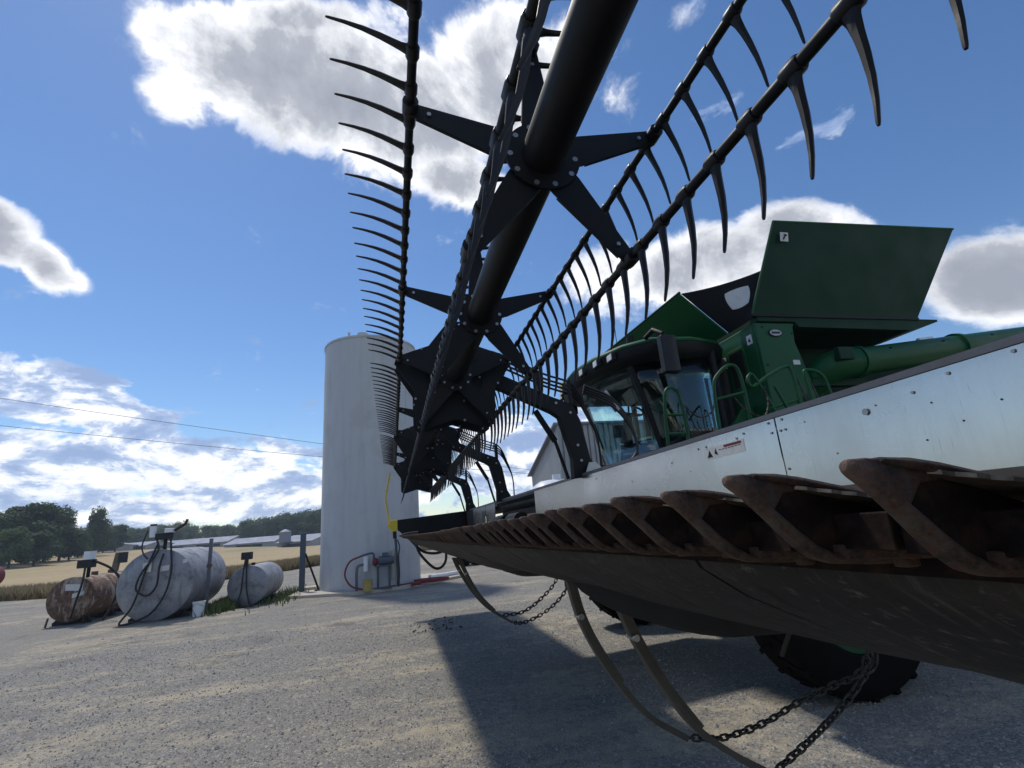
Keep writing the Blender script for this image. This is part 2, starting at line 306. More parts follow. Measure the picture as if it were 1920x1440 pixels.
# ------------------------------------------------------------------ mesh helpers
class MB:
    def __init__(s): s.v = []; s.f = []
    def add(s, vs, fs):
        o = len(s.v); s.v += [tuple(v) for v in vs]; s.f += [tuple(i + o for i in f) for f in fs]; return s
    def box(s, a, b):
        x0, y0, z0 = [min(p, q) for p, q in zip(a, b)]; x1, y1, z1 = [max(p, q) for p, q in zip(a, b)]
        return s.add([(x0, y0, z0), (x1, y0, z0), (x1, y1, z0), (x0, y1, z0), (x0, y0, z1), (x1, y0, z1), (x1, y1, z1), (x0, y1, z1)],
                     [(0, 3, 2, 1), (4, 5, 6, 7), (0, 1, 5, 4), (1, 2, 6, 5), (2, 3, 7, 6), (3, 0, 4, 7)])
    def tube(s, pts, r, n=10, cap=True):
        pts = [Vector(p) for p in pts]; k = len(pts); rs = r if isinstance(r, (list, tuple)) else [r] * k
        vs = []; up = None
        for i, p in enumerate(pts):
            t = (pts[min(i + 1, k - 1)] - pts[max(i - 1, 0)]).normalized()
            if up is None:
                up = Vector((0, 0, 1)) if abs(t.z) < .9 else Vector((1, 0, 0))
            a = t.cross(up)
            if a.length < 1e-4: a = t.cross(Vector((0, 1, 0)))
            a.normalize(); b = a.cross(t).normalized(); up = b
            for j in range(n):
                q = 2 * math.pi * j / n; vs.append(p + a * (rs[i] * math.cos(q)) + b * (rs[i] * math.sin(q)))
        fs = [(i * n + j, i * n + (j + 1) % n, (i + 1) * n + (j + 1) % n, (i + 1) * n + j) for i in range(k - 1) for j in range(n)]
        if cap: fs += [tuple(range(n))[::-1], tuple((k - 1) * n + j for j in range(n))]
        return s.add(vs, fs)
    def prism(s, poly, axis, a, b):
        """poly: 2D points; axis 'X' extrudes (y,z) polys along x, 'Y' (x,z), 'Z' (x,y)"""
        n = len(poly)
        def P(q, t): return {'X': (t, q[0], q[1]), 'Y': (q[0], t, q[1]), 'Z': (q[0], q[1], t)}[axis]
        vs = [P(q, a) for q in poly] + [P(q, b) for q in poly]
        fs = [tuple(range(n))[::-1], tuple(range(n, 2 * n))] + [(i, (i + 1) % n, n + (i + 1) % n, n + i) for i in range(n)]
        return s.add(vs, fs)
    def slab(s, quad, t):
        """thick sheet through the given 3D polygon"""
        q = [Vector(p) for p in quad]; nrm = (q[1] - q[0]).cross(q[-1] - q[0]).normalized() * t; n = len(q)
        vs = [p + nrm * .5 for p in q] + [p - nrm * .5 for p in q]
        return s.add(vs, [tuple(range(n)), tuple(range(n, 2 * n))[::-1]] + [(i, n + i, n + (i + 1) % n, (i + 1) % n) for i in range(n)])
    def loft(s, rings, closed=True, cap=True):
        n = len(rings[0]); vs = [v for r in rings for v in r]; k = len(rings)
        m = n if closed else n - 1
        fs = [(i * n + j, i * n + (j + 1) % n, (i + 1) * n + (j + 1) % n, (i + 1) * n + j) for i in range(k - 1) for j in range(m)]
        if cap and closed: fs += [tuple(range(n))[::-1], tuple((k - 1) * n + j for j in range(n))]
        return s.add(vs, fs)
    def disc(s, c, axis, r, h, n=24):
        a = Vector(axis).normalized(); c = Vector(c)
        return s.tube([c - a * h / 2, c + a * h / 2], r, n)
    def build(s, name, mat, parent=None, smooth=None, bevel=0, mats=None):
        me = bpy.data.meshes.new(name)
        off = Vector((0, 0, 0)); p = parent
        while p is not None: off += p.location; p = p.parent
        me.from_pydata([tuple(Vector(v) - off) for v in s.v], [], s.f)
        bm = bmesh.new(); bm.from_mesh(me); bmesh.ops.recalc_face_normals(bm, faces=bm.faces)
        bm.to_mesh(me); bm.free()
        o = bpy.data.objects.new(name, me); COL.objects.link(o)
        me.materials.append(MAT[mat] if isinstance(mat, str) else mat)
        if smooth is not None:
            for pl in me.polygons: pl.use_smooth = True
            me.set_sharp_from_angle(angle=math.radians(smooth))
        if bevel:
            b = o.modifiers.new('b', 'BEVEL'); b.width = bevel; b.segments = 2; b.limit_method = 'ANGLE'; b.angle_limit = math.radians(35)
        if parent is not None: o.parent = parent
        return o
def tag(o, label=None, cat=None, group=None, kind=None):
    if label: o['label'] = label
    if cat: o['category'] = cat
    if group: o['group'] = group
    if kind: o['kind'] = kind
    return o
def root(name, loc, label, cat, group=None):
    o = bpy.data.objects.new(name, None); COL.objects.link(o); o.location = loc; o.empty_display_size = .2
    return tag(o, label, cat, group)
def dup(o, parent, loc):
    c = o.copy(); COL.objects.link(c); c.parent = parent; c.location = loc; return c
def arcpts(pts, n=6):
    """Catmull-Rom through pts"""
    P = [Vector(p) for p in pts]; P = [P[0] * 2 - P[1]] + P + [P[-1] * 2 - P[-2]]; o = []
    for i in range(1, len(P) - 2):
        a, b, c, d = P[i - 1:i + 3]
        for k in range(n):
            t = k / n
            o.append(.5 * ((2 * b) + (c - a) * t + (2 * a - 5 * b + 4 * c - d) * t * t + (3 * b - a - 3 * c + d) * t ** 3))
    o.append(P[-2]); return o

# ------------------------------------------------------------------ ground and terrain
def hnoise(x, y):
    return math.sin(x * .021 + 1.3) * math.cos(y * .017 + .4) + .5 * math.sin(x * .05 - y * .037)
def gz(x, y):
    d = x * .93 + y * .2
    yard = G
    t = min(max((d - 42) / 130, 0), 1); t = t * t * (3 - 2 * t)
    return yard + t * (.45 + .2 * hnoise(x, y) + .05 * max(0, min(y, 160) - 28))
xs = list(np.linspace(-60, 60, 61)) + list(np.geomspace(64, 1500, 40)); ys = list(-np.geomspace(64, 1500, 24)[::-1]) + list(np.linspace(-60, 60, 61)) + list(np.geomspace(64, 1500, 24))
v = [(x, y, gz(x, y) - .012) for x in xs for y in ys]; ny = len(ys)
fcs = [(i * ny + j, (i + 1) * ny + j, (i + 1) * ny + j + 1, i * ny + j + 1) for i in range(len(xs) - 1) for j in range(ny - 1)]
o = MB().add(v, fcs).build('ground', 'field', smooth=60); tag(o, kind='structure')
# gravel yard: sheet above the field, irregular outer edge
edge = []
pl = [(-60, -60), (60, -60), (62, -20), (52, 0), (44, 4.5), (39, 7), (34, 10.5), (31.5, 13), (32.5, 17), (34.5, 21), (37, 30), (20, 60), (-60, 60)]
pe = []
for i in range(len(pl)):
    a, b = Vector(pl[i]), Vector(pl[(i + 1) % len(pl)]); k = max(1, int((b - a).length / 1.2))
    for j in range(k):
        q = a.lerp(b, j / k)
        if b.x > 25 and a.x > 25: q += Vector((random.uniform(-.35, .35), random.uniform(-.3, .3)))
        pe.append(q)
bm = bmesh.new(); vs = [bm.verts.new((q.x, q.y, gz(q.x, q.y) + .004)) for q in pe]; bm.faces.new(vs)
me = bpy.data.meshes.new('gravel_yard'); bmesh.ops.triangulate(bm, faces=bm.faces); bm.to_mesh(me); bm.free()
o = bpy.data.objects.new('gravel_yard', me); COL.objects.link(o); me.materials.append(MAT['gravel']); tag(o, kind='structure')
# loose chips of stone
def chips(n, xr, yr, s0, s1, zz):
    a = rng.random((n, 2)) ** np.array([1.6, 1.0]); X = xr[0] + (xr[1] - xr[0]) * a[:, 0]; Y = yr[0] + (yr[1] - yr[0]) * a[:, 1]
    sz = s0 + (s1 - s0) * rng.random(n) ** 2.5
    base = np.array([(1, 0, 0), (0, 1, 0), (-1, 0, 0), (0, -1, 0), (0, 0, .8), (0, 0, -.5)])
    vv = base[None] * (sz[:, None, None] * (.55 + .7 * rng.random((n, 6, 1))))
    th = rng.random(n) * 6.28; c, s_ = np.cos(th), np.sin(th)
    x = vv[:, :, 0] * c[:, None] - vv[:, :, 1] * s_[:, None]; y = vv[:, :, 0] * s_[:, None] + vv[:, :, 1] * c[:, None]
    P = np.stack([x + X[:, None], y + Y[:, None], vv[:, :, 2] + zz + sz[:, None] * .15], 2).reshape(-1, 3)
    F = np.array([(0, 1, 4), (1, 2, 4), (2, 3, 4), (3, 0, 4), (1, 0, 5), (2, 1, 5), (3, 2, 5), (0, 3, 5)])
    F = (F[None] + (np.arange(n) * 6)[:, None, None]).reshape(-1, 3)
    return P, F
P1, F1 = chips(42000, (2.3, 13), (-5.5, 6.5), .006, .016, G + .004)
P2, F2 = chips(1500, (2.3, 16), (-5.5, 8), .014, .028, G + .004)
me = bpy.data.meshes.new('loose_stones'); me.from_pydata(np.vstack([P1, P2]).tolist(), [], np.vstack([F1, F2 + len(P1)]).tolist())
o = bpy.data.objects.new('loose_stones', me); COL.objects.link(o); me.materials.append(MAT['stone'])
tag(o, 'loose grey limestone chips scattered over the gravel yard', 'gravel', kind='stuff')

P3, F3 = chips(70, (10.6, 12.2), (-1.3, -.35), .012, .04, G + .006)
me = bpy.data.meshes.new('dirt_clods'); me.from_pydata(P3.tolist(), [], F3.tolist())
o = bpy.data.objects.new('dirt_clods', me); COL.objects.link(o); me.materials.append(MAT['bark'])
tag(o, 'dark clods of dropped soil on the gravel below the far end of the header', 'soil', kind='stuff')
# grass verge
def tufts(name, pts, hgt, wid, mat, label, cat):
    V_, F_ = [], []
    for (x, y) in pts:
        z = gz(x, y); h = hgt * random.uniform(.5, 1.2); w = wid * random.uniform(.6, 1.2); a = random.uniform(0, 6.28); lx, ly = random.gauss(0, .25) * h, random.gauss(0, .25) * h
        c, s_ = math.cos(a) * w, math.sin(a) * w; i = len(V_)
        V_ += [(x - c, y - s_, z - .02), (x + c, y + s_, z - .02), (x + c * .2 + lx, y + s_ * .2 + ly, z + h)]; F_.append((i, i + 1, i + 2))
    o = MB().add(V_, F_).build(name, mat); tag(o, label, cat, kind='stuff'); return o
pts = []
for i in range(60000):
    t = random.random()
    k = int(t * 6); seg = [(62, -20), (52, 0), (44, 4.5), (39, 7), (34, 10.5), (31.5, 13), (34.5, 21), (37, 30)]
    j = random.randrange(len(seg) - 1); a, b = seg[j], seg[j + 1]; s_ = random.random(); w = random.random() ** 1.3 * 5.5
    pts.append((a[0] + (b[0] - a[0]) * s_ + w * .9 + .1, a[1] + (b[1] - a[1]) * s_ + w * .35))
tufts('verge_grass', pts, .62, .05, 'dry_grass', 'tall dry brown grass along the far edge of the gravel yard', 'grass')
pts = [(random.gauss(20.4, .8), random.gauss(5.35, .16)) for _ in range(3500)] + [(random.gauss(18.6, .5), random.gauss(5.15, .18)) for _ in range(1800)] + [(random.gauss(20.5, 1.2), random.gauss(3.7, .3)) for _ in range(500)]
tufts('green_weeds', pts, .26, .02, 'weed', 'green weeds growing around the feet of the fuel tanks', 'weeds')

# ------------------------------------------------------------------ far field objects
def shed(x, y, L_, Wd, eave, ridge, rot, label, name='poultry_house', group=None):
    z0 = gz(x, y) - .6; r = root(name, (x, y, z0), label, 'shed', group); r.rotation_euler.z = 0
    c, s_ = math.cos(rot), math.sin(rot)
    def T(a, b, z): return (x + a * c - b * s_, y + a * s_ + b * c, z0 + z)
    h = Wd / 2
    mb = MB(); poly = [(-h, 0), (h, 0), (h, eave), (0, ridge), (-h, eave)]
    mb.loft([[T(-L_ / 2, p[0], p[1]) for p in poly], [T(L_ / 2, p[0], p[1]) for p in poly]]); mb.build('wall', 'shed_wall', r)
    for sg in (-1, 1):
        mb = MB(); ov = .5
        mb.slab([T(-L_ / 2 - ov, sg * (h + ov), eave - .05), T(L_ / 2 + ov, sg * (h + ov), eave - .05), T(L_ / 2 + ov, 0, ridge + .2), T(-L_ / 2 - ov, 0, ridge + .2)], .12); mb.build('roof', 'roof_metal', r)
    n = max(1, int(L_ / 14))
    for k in range(n):
        for sg in (-1, 1):
            a = -L_ / 2 + (k + .5) * L_ / n
            mb = MB(); mb.slab([T(a - 4.5, sg * (h + .04), eave * .25), T(a + 4.5, sg * (h + .04), eave * .25), T(a + 4.5, sg * (h + .04), eave * .75), T(a - 4.5, sg * (h + .04), eave * .75)], .06); mb.build('side_opening', 'shed_dark', r)
    mb = MB(); mb.slab([T(-L_ / 2 - .05, -1.6, .2), T(-L_ / 2 - .05, 1.6, .2), T(-L_ / 2 - .05, 1.6, eave * .8), T(-L_ / 2 - .05, -1.6, eave * .8)], .06); mb.build('door', 'shed_dark', r)
    return r
def ray(px, py):
    d = rt * ((px - 960) / 940) + dn * ((py - 720) / 940) + fw; return d
def at(px, py, X):           # point of the landscape seen in direction (px,py), X metres down the yard
    d = ray(px, py); t = X / d.x; return Vector((d.x * t, d.y * t, 1.65 + d.z * t))
for (px, X, L_, Wd, ev, rg, rot, lb, nm) in [
    (203, 205, 20, 15, 1.9, 3.3, .25, 'pale low shed with wide metal roof nearest the dark trees', 'poultry_house'),
    (157, 185, 7, 7, 1.5, 2.1, .4, 'tiny pale hut at the left end of the row of sheds', 'field_hut'),
    (270, 215, 12, 12, 1.8, 2.9, 1.2, 'small pale shed half hidden behind the big silver tank', 'poultry_house'),
    (378, 225, 28, 14, 1.9, 3.6, 1.3, 'long pale shed whose roof shows above the big silver tank', 'poultry_house'),
    (487, 200, 17, 14, 1.9, 3.5, 1.3, 'long pale shed with a dark doorway beside the feed bin', 'poultry_house'),
    (582, 175, 13, 14, 2.1, 3.8, 1.0, 'pale gabled shed just left of the tall white tank', 'poultry_house'),
    ]:
    p = at(px, 1030, X); shed(p.x, p.y, L_, Wd, ev, rg, rot, lb, nm, 'low sheds across the field')
p = at(534, 1020, 170); r = root('feed_bin', (p.x, p.y, gz(p.x, p.y)), 'small round metal feed bin between two pale sheds', 'silo')
z0 = gz(p.x, p.y)
MB().tube([(p.x, p.y, z0 + 1.4), (p.x, p.y, z0 + 4.4)], 1.7, 16).build('bin_body', 'roof_metal', r, smooth=40)
MB().tube([(p.x, p.y, z0 + 4.4), (p.x, p.y, z0 + 5.2)], [1.75, .3], 16).build('bin_roof', 'roof_metal', r, smooth=30)
MB().tube([(p.x, p.y, z0 + .2), (p.x, p.y, z0 + 1.4)], [.3, 1.7], 16).build('hopper', 'roof_metal', r, smooth=30)

def crown_mesh(name, w, h, nl, leaf, seed, conic=0):
    R = random.Random(seed); V_, F_ = [], []
    cl = []
    for i in range(26):
        a = R.uniform(0, 6.28); t = R.uniform(0, 1); rr = w * (.25 + .75 * math.sin(math.pi * (.15 + .8 * t)) ** .8) * (1 - conic * t) * R.uniform(.3, .85)
        cl.append((rr * math.cos(a), rr * math.sin(a), h * (.18 + .74 * t), w * R.uniform(.22, .42)))
    for i in range(nl):
        c = R.choice(cl); d = Vector((R.gauss(0, 1), R.gauss(0, 1), R.gauss(0, .8))).normalized() * c[3] * R.uniform(.6, 1.08)
        p = Vector(c[:3]) + d; s_ = leaf * R.uniform(.5, 1.3)
        a = Vector((R.gauss(0, 1), R.gauss(0, 1), R.gauss(0, 1))).normalized(); b = a.cross(d.normalized() + a * .1 + Vector((0, 0, .4))).normalized()
        j = len(V_); V_ += [p - a * s_, p + b * s_ * .7, p + a * s_, p - b * s_ * .7]; F_.append((j, j + 1, j + 2, j + 3))
    me = bpy.data.meshes.new(name); me.from_pydata([tuple(q) for q in V_], [], F_); return me
CR = [crown_mesh('crown', 5.2, 13, 9500, .27, s, c) for s, c in ((1, 0), (2, .25), (3, .1), (4, .35))]
for i, me in enumerate(CR): me.materials.append(MAT['leaf'])
CRL = [me.copy() for me in CR]
for me in CRL: me.materials[0] = MAT['leaf_light']
tm = MB(); tm.tube([(0, 0, -1), (0.05, 0, 2.5), (-.1, .1, 6), (.1, 0, 10)], [.42, .34, .22, .07], 8)
for k in range(7):
    a = k * 2.4; z = 3 + k; tm.tube([(0, 0, z), (math.cos(a) * 1.4, math.sin(a) * 1.4, z + 1.2), (math.cos(a) * 2.8, math.sin(a) * 2.8, z + 2.0)], [.13, .09, .03], 6)
t0 = tm.build('trunk', 'bark', smooth=60); TRM = t0.data; bpy.data.objects.remove(t0)
def tree(px, X, H, wscale, kind, label, light=False, rz=None):
    p = at(px, 1040, X); z = gz(p.x, p.y); r = root('tree', (p.x, p.y, z), label, 'tree', 'trees at the far side of the field')
    H = H * (.66 if px in (176, 214, 146) else .72); s_ = H / 13.2; me = (CRL if light else CR)[kind]
    for nm, m_ in (('trunk', TRM), ('crown', me)):
        o = bpy.data.objects.new(nm, m_); COL.objects.link(o); o.parent = r
        o.scale = (s_ * wscale, s_ * wscale, s_) if nm == 'crown' else (s_, s_, s_); o.rotation_euler.z = (rz if rz is not None else px * .7)
    return r
for a in [(130, 128, 9, 1.2, 2, 'low dark tree between the left clump and the lone tree'), (160, 165, 10, 1.3, 0, 'low rounded tree directly behind the lone upright tree'), (192, 175, 10, 1.4, 2, 'low dark tree right beside the lone upright tree'), (-40, 125, 14, 1.3, 0, 'broad dark tree at the left edge behind the tan field'), (8, 118, 13.5, 1.25, 2, 'dark round tree at the left edge of the picture, partly cut off'),
          (48, 122, 16.5, 1.35, 0, 'tallest dark tree of the clump left of the tan field'), (84, 126, 15.8, 1.3, 2, 'dark spreading tree on the right of the tall clump'),
          (112, 130, 12.5, 1.0, 3, 'smaller thin-topped tree leaning out of the clump'), (20, 108, 9.5, 1.3, 1, 'low mid green bush tree in front of the dark clump', True),
          (66, 112, 8.5, 1.5, 1, 'dark low bush tree under the tall clump'), (176, 150, 17.5, .78, 3, 'lone upright tree with a gap of sky on both sides'),
          (146, 140, 9, 1.2, 1, 'low dark tree filling the gap left of the lone upright tree'), (214, 185, 12, 1.4, 2, 'rounded tree just right of the lone upright tree')]:
    tree(*a[:6], light=(len(a) > 6))
# wood on the low hill behind the sheds
V_, F_, src = [], [], []
arr = []
for i, me in enumerate(CR):
    co = np.empty(len(me.vertices) * 3); me.vertices.foreach_get('co', co); arr.append(co.reshape(-1, 4, 3)[::3])
VV = []; 
for k in range(190):
    px = random.uniform(190, 720); X = random.uniform(255, 320)
    top = 981 - 7 * math.sin((px - 230) / 70) - max(0, (px - 440)) * .2 + random.uniform(0, 15) + (320 - X) * .35
    p = at(px, 1030, X); z = gz(p.x, p.y); zt = at(px, top, p.x).z; H = max(9, min(27, zt - z)); lift = max(0, zt - z - H)
    a = random.choice(arr); th = random.uniform(0, 6.28); c, s_ = math.cos(th), math.sin(th); q = a.reshape(-1, 3) * np.array([H / 13 * 1.25, H / 13 * 1.25, H / 13])
    q = np.stack([q[:, 0] * c - q[:, 1] * s_ + p.x, q[:, 0] * s_ + q[:, 1] * c + p.y, q[:, 2] + z + lift], 1); VV.append(q)
VV = np.vstack(VV); nq = len(VV) // 4
me = bpy.data.meshes.new('distant_wood'); me.from_pydata(VV.tolist(), [], np.arange(nq * 4).reshape(-1, 4).tolist())
o = bpy.data.objects.new('distant_wood', me); COL.objects.link(o); me.materials.append(MAT['leaf_light'])
tag(o, 'wood of mixed green trees on the low hill behind the pale sheds', 'wood', kind='stuff')
# second, darker belt on the right
VV = []
for k in range(60):
    px = random.uniform(455, 700); X = random.uniform(225, 250); top = 972 - (px - 455) * .17 + random.uniform(0, 10) + (250 - X) * .3
    p = at(px, 1030, X); z = gz(p.x, p.y); zt = at(px, top, p.x).z; H = max(8, min(27, zt - z))
    a = random.choice(arr); th = random.uniform(0, 6.28); c, s_ = math.cos(th), math.sin(th); q = a.reshape(-1, 3) * np.array([H / 13 * 1.2, H / 13 * 1.2, H / 13])
    VV.append(np.stack([q[:, 0] * c - q[:, 1] * s_ + p.x, q[:, 0] * s_ + q[:, 1] * c + p.y, q[:, 2] + z], 1))
VV = np.vstack(VV); nq = len(VV) // 4
me = bpy.data.meshes.new('dark_wood'); me.from_pydata(VV.tolist(), [], np.arange(nq * 4).reshape(-1, 4).tolist())
o = bpy.data.objects.new('dark_wood', me); COL.objects.link(o); me.materials.append(MAT['leaf'])
tag(o, 'darker belt of trees rising behind the sheds left of the white tank', 'wood', kind='stuff')

# power lines on poles outside the view
wp = [(at(-60, 738, 70), at(1060, 889, 78)), (at(-60, 792, 70), at(1060, 893, 78))]
for i, (a, b) in enumerate(wp):
    q = [a.lerp(b, t / 16) - Vector((0, 0, .35 * math.sin(math.pi * t / 16))) for t in range(17)]
    o = MB().tube(q, .028, 5).build('power_line', 'hose'); tag(o, ('upper' if i == 0 else 'lower') + ' thin power line crossing the sky above the fields', 'power line', 'power lines across the sky')

# ------------------------------------------------------------------ white storage tank
def ring(c, r, z, n=72): return [(c[0] + r * math.cos(2 * math.pi * k / n), c[1] + r * math.sin(2 * math.pi * k / n), z) for k in range(n)]
TC = (21.0, .80); TR = 1.84; TT = 9.25
tk = root('storage_tank', (TC[0], TC[1], G), 'tall white cylindrical steel tank standing on a concrete pad', 'tank')
zs = [G + .1, 2.15, 3.95, 5.75, 7.55, TT]
for a, b in zip(zs[:-1], zs[1:]):
    MB().loft([ring(TC, TR, a + .006), ring(TC, TR, b - .006)]).build('steel_course', 'tank_white', tk, smooth=40)
for z in zs[1:-1]: MB().loft([ring(TC, TR - .012, z - .012), ring(TC, TR + .001, z - .006), ring(TC, TR + .001, z + .006), ring(TC, TR - .012, z + .012)], cap=False).build('weld_seam', 'tank_white', tk, smooth=60)
for z0_, z1_, a in ((.0, 2.13, 200), (2.17, 3.93, 235), (3.97, 5.73, 205), (5.77, 7.53, 228), (7.57, TT, 196)):
    aa = math.radians(a); x, y = TC[0] + TR * math.cos(aa), TC[1] + TR * math.sin(aa)
    MB().box((x - .012, y - .012, z0_), (x + .012, y + .012, z1_)).build('vertical_seam', 'tank_white', tk)
MB().loft([ring(TC, TR + .03, TT - .07), ring(TC, TR + .03, TT + .01)]).build('top_rim', 'tank_white', tk, smooth=40)
MB().tube([(TC[0], TC[1], TT), (TC[0], TC[1], TT + .3)], [TR, .3], 48).build('tank_roof', 'tank_white', tk, smooth=30)
MB().tube([(TC[0] - .9, TC[1] + .3, TT), (TC[0] - .9, TC[1] + .3, TT + .42)], .22, 16).build('manhole', 'tank_white', tk, smooth=30)
MB().tube([(TC[0] - 1.3, TC[1] + .8, TT), (TC[0] - 1.3, TC[1] + .8, TT + .3)], .05, 8).build('vent_pipe', 'tank_white', tk, smooth=30)
MB().slab([(TC[0] - 1.79, TC[1] - .75, .12), (TC[0] - 1.62, TC[1] - 1.0, .12), (TC[0] - 1.62, TC[1] - 1.0, 1.1), (TC[0] - 1.79, TC[1] - .75, 1.1)], .03).build('notice_plate', 'concrete', tk)
pad = MB().prism([(19.6, 3.5), (18.55, 1.2), (19.0, -.6), (20.9, -2.6), (23.3, -1.6), (23.6, 1), (22.8, 3.3)], 'Z', G - .1, G + .10).build('concrete_pad', 'concrete', bevel=.01); tag(pad, kind='structure')
# pump set
pr = root('fuel_pump', (18.9, .55, G), 'blue grey electric fuel pump on a welded stand in front of the white tank', 'pump')
px_, py_ = 18.85, .28; b0 = G + .09
mb = MB(); 
for dy in (-.16, .22):
    mb.box((px_ - .04, py_ + dy - .04, b0), (px_ + .04, py_ + dy + .04, .62))
mb.box((px_ - .12, py_ - .24, b0), (px_ + .12, py_ + .3, b0 + .05)); mb.box((px_ - .12, py_ - .24, .60), (px_ + .12, py_ + .3, .66)); mb.build('stand', 'blue_grey', pr, bevel=.008)
MB().tube([(px_, py_ - .32, .80), (px_, py_ - .1, .80), (px_, py_ + .2, .80)], [.12, .15, .15], 16).build('motor', 'blue_grey', pr, smooth=40)
MB().box((px_ - .1, py_ - .12, .93), (px_ + .08, py_ + .08, 1.06)).build('terminal_box', 'blue_grey', pr, bevel=.01)
MB().tube([(px_, py_ + .2, .80), (px_, py_ + .34, .78), (px_, py_ + .40, .78)], [.08, .16, .09], 14).build('pump_head', 'red', pr, smooth=40)
MB().tube([(px_, py_ + .62, .50), (px_, py_ + .62, .98)], .08, 14).build('filter', 'white_plastic', pr, smooth=40)
MB().tube(arcpts([(px_, py_ + .36, .85), (px_, py_ + .38, 1.06), (px_, py_ + .62, 1.05), (px_, py_ + .8, 1.0)]), .035, 8).build('outlet_pipe', 'blue_grey', pr, smooth=60)
MB().tube(arcpts([(px_, py_ + .56, .72), (px_, py_ + .85, .70), (px_, py_ + .92, .5), (px_, py_ + .92, b0 + .02)]), .045, 8).build('suction_pipe', 'grey_rail', pr, smooth=60)
MB().tube(arcpts([(px_, py_ + .8, 1.0), (px_, py_ + 1.15, .85), (px_, py_ + 1.3, .45), (px_, py_ + 1.1, .08), (px_ - .1, py_ + .7, b0 + .05)]), .03, 8).build('red_hose', 'red_hose', pr, smooth=60)
def bucket(loc, r, h, mat, label, tilt=0):
    x, y, z = loc; b = root('bucket', loc, label, 'bucket', 'buckets')
    n = 20; rg = lambda rr, zz: [(x + rr * math.cos(6.283 * k / n), y + rr * math.sin(6.283 * k / n), z + zz) for k in range(n)]
    MB().loft([rg(r * .85, 0), rg(r * .98, h), rg(r * .9, h), rg(r * .8, .02)]).build('body', mat, b, smooth=40)
    MB().loft([rg(r * 1.05, h * .93), rg(r * 1.05, h), rg(r * .99, h), rg(r * .99, h * .93)]).build('rim', mat, b, smooth=40)
    MB().tube([(x + r * math.cos(a) , y + r * math.sin(a), z + h * .9 - .6 * r * math.sin((a) % math.pi)) for a in [math.pi / 2 + math.pi * k / 10 for k in range(11)]], .006, 5).build('handle', 'bolt', b)
    return b
bucket((18.6, .83, b0), .17, .36, 'yellow_plastic', 'faded yellow plastic bucket under the pump filter')
bucket((17.45, 5.5, G), .165, .40, 'white_plastic', 'white plastic bucket on the gravel by the big silver tank')
sp = root('standpipe', (19.0, -.15, G), 'silver and black standpipe with red cap in front of the white tank', 'pipe')
MB().tube([(19.0, -.12, b0), (19.0, -.06, 1.15)], .028, 10).build('silver_pipe', 'bolt', sp, smooth=60)
MB().tube([(19.02, -.19, b0), (19.02, -.1, 1.5)], .045, 10).build('post', 'blue_grey', sp, smooth=60)
MB().tube([(19.0, -.08, 1.5), (19.0, -.075, 1.76)], .065, 12).build('nozzle_boot', 'ink', sp, smooth=60)
MB().tube([(19.0, -.07, 1.78), (19.0, -.065, 1.98)], .06, 12).build('red_cap', 'red', sp, smooth=60)
MB().tube(arcpts([(18.95, -.16, 1.45), (18.95, -.24, 1.2), (18.97, -.2, .9), (18.97, -.22, .3), (18.95, -.18, b0 + .03)]), .02, 6).build('hose', 'hose', sp, smooth=60)
hp = []
for k in range(70):
    a = k * .42; hp.append((19.6 + .35 * math.cos(a) * .9, -1.35 + .62 * math.sin(a), b0 + .03 + .0011 * k))
o = MB().tube(hp + [(19.4, -.5, b0 + .03), (19.1, .1, b0 + .03), (18.8, .6, b0 + .03)], .028, 7).build('coiled_hose', 'red_hose', smooth=60); tag(o, 'red hose coiled on the concrete pad right of the white tank', 'hose')
o = MB().tube([(20.6, -1.35, b0 + .08), (21.4, -2.5, b0 + .08)], .08, 12).build('plastic_pipe', 'white_plastic', smooth=60); tag(o, 'short white plastic pipe lying on the concrete pad', 'pipe')
o = MB().box((18.9, -.95, b0), (19.05, -.6, b0 + .1)).build('pipe_valve', 'red', bevel=.02); tag(o, 'dark red valve block on the hose along the pad edge', 'valve')

# post and prop left of white tank
ps = root('steel_post', (20.9, 3.28, G), 'dark steel post with a diagonal prop beside the concrete pad', 'post')
MB().box((20.8, 3.15, G), (20.95, 3.34, 1.95)).build('upright', 'blue_grey', ps, bevel=.01)
MB().tube([(20.85, 3.15, 1.2), (20.6, 2.62, G + .12)], .035, 8).build('prop', 'ink', ps, smooth=60)
MB().box((20.45, 2.4, G + .0), (20.8, 2.75, G + .14)).build('foot_block', 'shed_dark', ps, bevel=.02)
o = MB().box((21.1, 2.75, G + .05), (21.8, 3.3, G + .2)).build('concrete_block', 'concrete', bevel=.03); tag(o, 'pale concrete block at the left side of the white tank', 'block')

